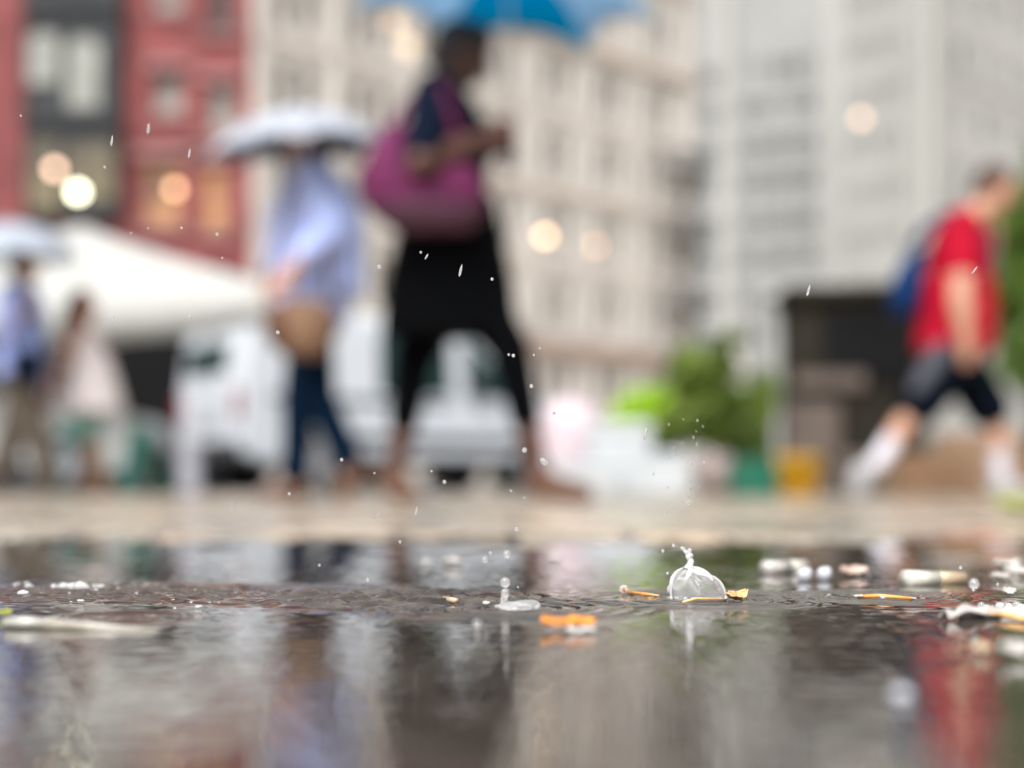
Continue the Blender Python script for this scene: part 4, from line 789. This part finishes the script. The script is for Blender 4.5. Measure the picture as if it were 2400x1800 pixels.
for x0,y0,x1,y1,w,lb,Y in [(243,292,240,316,5,'falling streak against the dark bay of the red building',None), (322,266,319,290,6,'blurred falling streak against the red wall',.61), (411,320,407,342,5,'falling streak above the amber lamp',None), (998,571,992,598,6,'falling streak on the black tunic',None), (1750,615,1743,640,6,'falling streak above the dark kiosk',None), (1398,922,1391,950,6,'falling streak over the lime green plant',None),
  (2112,575,2098,592,3,'thin slanted streak across the red shirt',None), (507,1083,503,1103,4,'thin streak over the pavement left of the striped shirt walker',.6), (821,1108,808,1120,4,'slanted streak over the pavement under the rear sandal',None), (901,1093,897,1115,4,'upright streak over the pavement right of the rear sandal',None), (246,680,242,697,4,'faint streak on the pale dress',None), (925,548,918,560,4,'short streak on the upper black tunic',None)]: streak(x0*u,y0*u,x1*u,y1*u,w,lb,Y)
for i in range(30):
    t = i/29; px = 1600+random.gauss(0, 22+18*t)+20*t; py = 1215-230*t+random.gauss(0, 14)
    drop(px, py, random.uniform(2.5,5.), 'tiny spray droplet rising above the glassy dome splash', .60+random.uniform(0,.02), (.7,.7,1.5), R(random.uniform(-20,20)), 'spray droplets above the dome')

# ------------------------------------------------------------------ litter floating on the puddle
def stick(name, label, cat, pts, rs, m, tip=None, tip_m=None, group=None):
    c = (V(pts[0])+V(pts[-1]))/2; e = empty(name, label, cat, c, 0, group)
    MB().tube([V(p)-c for p in pts], rs, 14).build('stem' if not tip_m else 'paper', m, e, True)
    if tip: MB().tube([V(p)-c for p in tip[0]], tip[1], 14).build('filter', tip_m, e, True)
    return e
def bubble(name, label, cat, p, r, m, group=None):
    b = MB()
    for i in range(5):
        q = V((random.uniform(-.8,.8)*r, random.uniform(-.4,.4)*r, random.uniform(-.25,.25)*r)); w_ = r*random.uniform(.35,.8); b.ell(q, (w_*random.uniform(1,1.5), w_, w_*random.uniform(.4,.75)), None, 12, 8)
    o = b.organic(name, m, None, r*.12, 2); o.location = p; return tag(o, label, cat, group)
def flake(name, label, cat, p, L, Wd, rz, m, curl=.3, tilt=0., lift=0., group=None, n=10, thick=.0006, bend=.18):
    """a petal or leaf scrap: a cupped pointed sheet with a thickness"""
    vs = []; k = 7; ph = random.uniform(0, 6); n = max(n, 16)
    for i in range(n+1):
        t = i/n; wd = Wd/2*math.sin(PI*min(.97, t*.9+.08))**.6*(1+.16*math.sin(17*t+ph)+.10*math.sin(41*t+2*ph))
        for j in range(k):
            s_ = j/(k-1)*2-1; vs.append((L*(t-.5), wd*s_, curl*Wd*(s_*s_)*.5 + curl*L*bend*(2*t-1)**2 + .03*L*math.sin(9*t+3*s_+ph)+.015*L*math.sin(21*t-5*s_)))
    fs = [[i*k+j, (i+1)*k+j, (i+1)*k+j+1, i*k+j+1] for i in range(n) for j in range(k-1)]
    me = evaluated(MB().add(vs, fs).fixed(), [('SOLIDIFY', dict(thickness=thick)), ('SUBSURF', dict(levels=1, render_levels=1))])
    o = link(name, me, m, None, True, V(p)+V((0,0,lift))); o.rotation_euler = (tilt, 0, rz); tag(o, label, cat, group); return o
def up(p, z): return V((p.x, p.y, z))
# cigarette butt, pale
a, c = W(2120,1372), W(2258,1368); r = .0038
stick('cigarette_butt', 'pale cigarette butt floating between pinkish petal and bluish drop', 'cigarette butt', [up(a,.0028), up(a.lerp(c,.55),.0026)], [.0046,.0037], M['paper'], ([up(a.lerp(c,.55),.0026), up(c,.0022)], [.0037,.0034]), M['filter'])
a, c = W(1792,1345), W(1884,1340); stick('cigarette_butt', 'pale pinkish stub furthest back behind the two white pebbles', 'cigarette butt', [up(a,.0028), up(a.lerp(c,.6),.0028)], [.0042,.004], M['petal'], ([up(a.lerp(c,.6),.0028), up(c,.0026)], [.004,.0038]), M['paper'])
for px, py, lb in ((1000,1328,'small pale foam fleck on the far puddle, left of its pair'), (1062,1326,'larger pale foam fleck on the far puddle below the striding person'), (1298,1318,'pinkish pale foam fleck on the far puddle under the front foot')):
    p = W(px, py); bubble('foam_fleck', lb, 'foam', (p.x, p.y, .003), .0042 if px > 1050 else .0026, M['petal'], 'foam flecks on the far puddle')
for i, (px, py, lb) in enumerate(((1885,1362,'left white pebble of two at the far side of the puddle'), (1931,1360,'right white pebble of two at the far side of the puddle'))):
    p = W(px, py); b = MB(); b.ell((0,0,0), (.0040,.0038,.0040), None, 16, 10); b.ell((.0012,0,.001), (.0030,.0032,.0032)); o = b.organic('pebble', M['pebble'], None, .0005, 3); o.location = (p.x, p.y, .0028); tag(o, lb, 'pebble', 'white pebbles')
p = W(2002,1352); flake('petal', 'dull pinkish petal behind the cigarette butt', 'petal', p, .0145, .010, R(4), M['pink_petal'], .35, R(20), .002, 'petals on the puddle')
for px, py, L, a, lb in ((2362,1335,.020,15,'upper white petal of the heap by the puddle edge'), (2390,1352,.018,-20,'lower white petal of the heap by the puddle edge'), (2345,1362,.012,5,'small tan petal in front of the white petal heap')):
    flake('petal', lb, 'petal', W(px, py), L*.85, L*.5, R(a), M['petal'] if 'white' in lb else M['pink_petal'], .35, R(16), .002, 'petals on the puddle')
p = W(2365,1398); flake('petal', 'bright wet white scrap just above the long petal', 'petal', p, .006, .005, 0, M['petal'], .5, R(30), .0015, 'petals on the puddle')
a, c = W(2208,1455), W(2440,1436); flake('petal', 'long white petal with an orange vein lying across the water', 'petal', (a+c)/2+V((0,0,0)), (c-a).length, .010, math.atan2(c.y-a.y, c.x-a.x), M['petal'], .10, R(10), .0008, 'petals on the puddle', 14, .0009)
a, c = W(2290,1442), W(2420,1462); stick('stem', 'thin amber flower stem crossing under the long white petal', 'flower stem', [up(a,.0012), up(a.lerp(c,.5),.0016), up(c,.001)], [.0007,.0011,.0009], M['amber'])
# foam along the long petal
for i in range(9):
    p = W(2302+i*13+random.uniform(-3,3), 1426+random.uniform(-3,3)); r = random.uniform(.0008,.0017); o = MB().ell((0,0,0), (r*1.2,r,r), None, 14, 9).build('foam_bubble', M['foam'] if i % 2 else water, None, True, 0, (p.x, p.y, r*.6)); tag(o, 'tiny white foam bubble along the far edge of the long white petal', 'bubble', 'foam along the long petal')
# near blurred petals
flake('petal', 'tan blurred petal close to the lens, left of the two near ones', 'petal', W(2300,1535), .0062, .005, 0, M['filter'], .5, R(25), .0012, 'petals on the puddle')
flake('petal', 'white blurred petal close to the lens, right of the two near ones', 'petal', W(2378,1545), .0085, .007, R(10), M['petal'], .5, R(25), .0016, 'petals on the puddle')
p = W(2112,1640); o = MB().ell((0,0,0), (.0024,.0024,.0018), None, 16, 10).build('foam_bubble', M['pebble'], None, True, 0, (p.x, p.y, .001)); tag(o, 'grey white blurred bubble nearest the lens', 'bubble')
# twig with bubbles
a, c = W(2008,1402), W(2138,1406); stick('twig', 'short amber twig with white bubbles at both ends', 'twig', [up(a,.0006), up(a.lerp(c,.4),.0012), up(c,.0006)], [.0006,.0010,.0006], M['twig'])
for t, r, lb in ((.02,.0017,'left white bubble on the short amber twig'), (.46,.0016,'middle white bubble on the short amber twig'), (1.,.0012,'right white bubble past the short amber twig')):
    p = a.lerp(c, t); bubble('foam_bubble', lb, 'bubble', (p.x, p.y-.001, r*.6), r*.8, M['foam'], 'bubbles on the amber twig')
# flower stem left of the dome
a, c = W(1462,1392), W(1545,1399); e = stick('flower', 'tiny white bloom on a thin pinkish orange stem left of the dome', 'flower', [up(a.lerp(c,.12),.0010), up(c,.0005)], [.0008,.0004], M['twig'])
mid = (up(a.lerp(c,.12),.0010)+up(c,.0005))/2; b = MB()
for i in range(7): q_ = 2*PI*i/7; b.ell(up(a,.0018)-mid+V((math.cos(q_)*.0012, 0, math.sin(q_)*.0012)), (.0009,.0007,.0009), None, 10, 6)
b.build('bloom', M['petal'], e, True); MB().ell(up(a,.0018)-mid+V((0,-.0007,0)), .0007, None, 10, 6).build('bloom_centre', M['orange_petal'], e, True)
a, c = W(1600,1414), W(1702,1410); stick('twig', 'yellow orange twig lying across the foot of the dome', 'twig', [up(a,.0004), up(a.lerp(c,.3),.0016), up(c,.0008)], [.0005,.0006,.0004], M['amber'])
a, c = W(1702,1413), W(1744,1404); flake('bud_scale', 'amber bud scale right of the dome splash', 'bud scale', (a+c)/2, (c-a).length*1.0, .006, math.atan2(c.y-a.y, c.x-a.x), M['amber'], .45, R(25), .0012)
# orange petal
p = W(1332,1476); flake('petal', 'curled bright orange petal floating in front of the jet', 'petal', p, .0180, .009, R(-6), M['orange_petal'], .24, R(13), .0016, 'petals on the puddle', 12, .0007)
p = W(1362,1484); flake('petal', 'pale piece painting the wet highlight on the front of the orange petal', 'petal', p, .0095, .005, R(-4), M['petal'], .2, R(14), .0006, 'petals on the puddle')  # pale piece stands for the wet highlight on the petal's front
p = W(1118,1463); drop(1118,1463,20,'pale bluish bubble in front of the jet reflection', p.y-.02)
a, c = W(1042,1410), W(1070,1414); stick('twig', 'small brown twig bit left of the jet', 'twig', [up(a,.001), up(c,.001)], [.0012,.0011], M['filter'])
p = W(1140,1421); flake('petal', 'small white flake just left of the jet', 'petal', p, .003, .003, 0, M['petal'], .4, R(20), .0008, 'petals on the puddle')
# long pale stick at the left
a, c = W(12,1472), W(372,1478); stick('cigarette', 'long pale cigarette with white end lying at the left edge', 'cigarette', [up(a,.0016), up(a.lerp(c,.12),.0019), up(a.lerp(c,.26),.0016)], [.0017,.0021,.0019], M['dull'], ([up(a.lerp(c,.26),.0016), up(a.lerp(c,.6),.0006), up(c,-.0006)], [.0020,.0015,.0012]), M['soaked'])
p = W(15,1446); flake('leaf', 'small yellow leaf bit behind the white cigarette end', 'leaf', p, .005, .004, 0, M['yellow_leaf'], .4, R(35), .0012)
p = D(2196,1108,2.6); flake('leaf', 'yellow green fallen leaf on the pavement below the person in red', 'leaf', (p.x, 2.6, .012), .10, .07, R(20), M['yellow_leaf'], .4, R(20), 0)
p = D(890,1076,5.4); flake('plastic_scrap', 'blue plastic scrap on the pavement behind the striding rear foot', 'litter', (p.x, 5.4, .012), .13, .06, R(5), M['blue_scrap'], .5, R(10), .006)
for px, py, r, lb in [(40,1372,.0016,'foam bubble at the far left edge, backmost'), (72,1378,.0024,'large foam bubble at the far left edge'), (55,1394,.0024,'wide foam bubble at the far left edge, frontmost'), (62,1370,.0014,'small foam bubble beside the backmost left one'), (225,1384,.0012,'foam bubble right of the foam raft'), (192,1414,.0018,'foam bubble in front of the foam raft'), (467,1426,.0016,'foam bubble right of the rough water')]:
    p = W(px, py); bubble('foam_bubble', lb, 'bubble', (p.x, p.y, r*.4), r*.85, M['foam'], 'foam bubbles on the rough water')
for i in range(20):
    p = W(random.uniform(120,560), random.gauss(1396,14)); bubble('foam_bubble', 'tiny white foam blob put in as a glint among the ripples of the rough water at the left', 'bubble', (p.x, p.y, .0005), random.uniform(.0003,.0009), M['foam'], 'tiny white glints put on the rough water')  # white foam blobs added to paint sparkle on the ripples
p = W(180,1378); e = empty('foam_raft', 'raft of white foam on the rough water', 'foam', (p.x, p.y, 0)); b = MB()
for i in range(26):
    t = random.uniform(-1,1); r = random.uniform(.0008,.0020)*(1-.4*abs(t)); b.ell((t*.011, random.uniform(-.006,.006), r*.6), (r*1.2,r,r), None, 10, 7)
b.organic('foam', M['foam'], e, .0003, 2)

# ------------------------------------------------------------------ light, camera
w = bpy.data.worlds.new('World'); S.world = w; w.use_nodes = True; nt = w.node_tree; bg = nt.nodes['Background']
sky = nt.nodes.new('ShaderNodeTexSky'); sky.sky_type = 'NISHITA'; sky.sun_disc = False; sky.sun_elevation = R(50); sky.sun_rotation = R(200); sky.air_density = 1.; sky.dust_density = 6.; sky.ozone_density = 1.
hs = nt.nodes.new('ShaderNodeHueSaturation'); hs.inputs['Saturation'].default_value = .05
nt.links.new(sky.outputs[0], hs.inputs['Color']); tc = nt.nodes.new('ShaderNodeTexCoord'); sx = nt.nodes.new('ShaderNodeSeparateXYZ'); ma = nt.nodes.new('ShaderNodeMapRange'); ma.inputs['To Min'].default_value = .5; ma.inputs['To Max'].default_value = 2.7
mu = nt.nodes.new('ShaderNodeMix'); mu.data_type = 'RGBA'; mu.blend_type = 'MULTIPLY'; mu.inputs[0].default_value = 1.     # overcast: brighter towards the zenith
nt.links.new(tc.outputs['Generated'], sx.inputs[0]); nt.links.new(sx.outputs['Z'], ma.inputs['Value']); nt.links.new(hs.outputs[0], mu.inputs[6]); nt.links.new(ma.outputs[0], mu.inputs[7]); nt.links.new(mu.outputs[2], bg.inputs['Color']); bg.inputs['Strength'].default_value = .15
sun = bpy.data.lights.new('sun', 'SUN'); sun.energy = .9; sun.angle = R(25); sun.color = (1,.97,.93); so = bpy.data.objects.new('sun', sun); COL.objects.link(so); so.rotation_euler = (R(40), 0, R(-20))
cam = bpy.data.cameras.new('camera'); co = bpy.data.objects.new('camera', cam); COL.objects.link(co); S.camera = co
co.location = (0, 0, H); co.rotation_euler = (R(90), 0, 0); cam.lens = 50; cam.sensor_width = 36; cam.sensor_fit = 'HORIZONTAL'; cam.shift_y = (HOR-900)/2400; cam.clip_start = .02; cam.clip_end = 2000
cam.dof.use_dof = True; cam.dof.focus_distance = .572; cam.dof.aperture_fstop = 3.75; cam.dof.aperture_blades = 0
S.view_settings.view_transform = 'Standard'; S.view_settings.look = 'None'; S.view_settings.gamma = 1; S.view_settings.exposure = .10
S.cycles.max_bounces = 12; S.cycles.transmission_bounces = 12; S.cycles.glossy_bounces = 6; S.cycles.diffuse_bounces = 3; S.cycles.caustics_reflective = True; S.cycles.caustics_refractive = True; S.cycles.sample_clamp_indirect = 8; S.cycles.use_denoising = True; S.cycles.use_adaptive_sampling = False
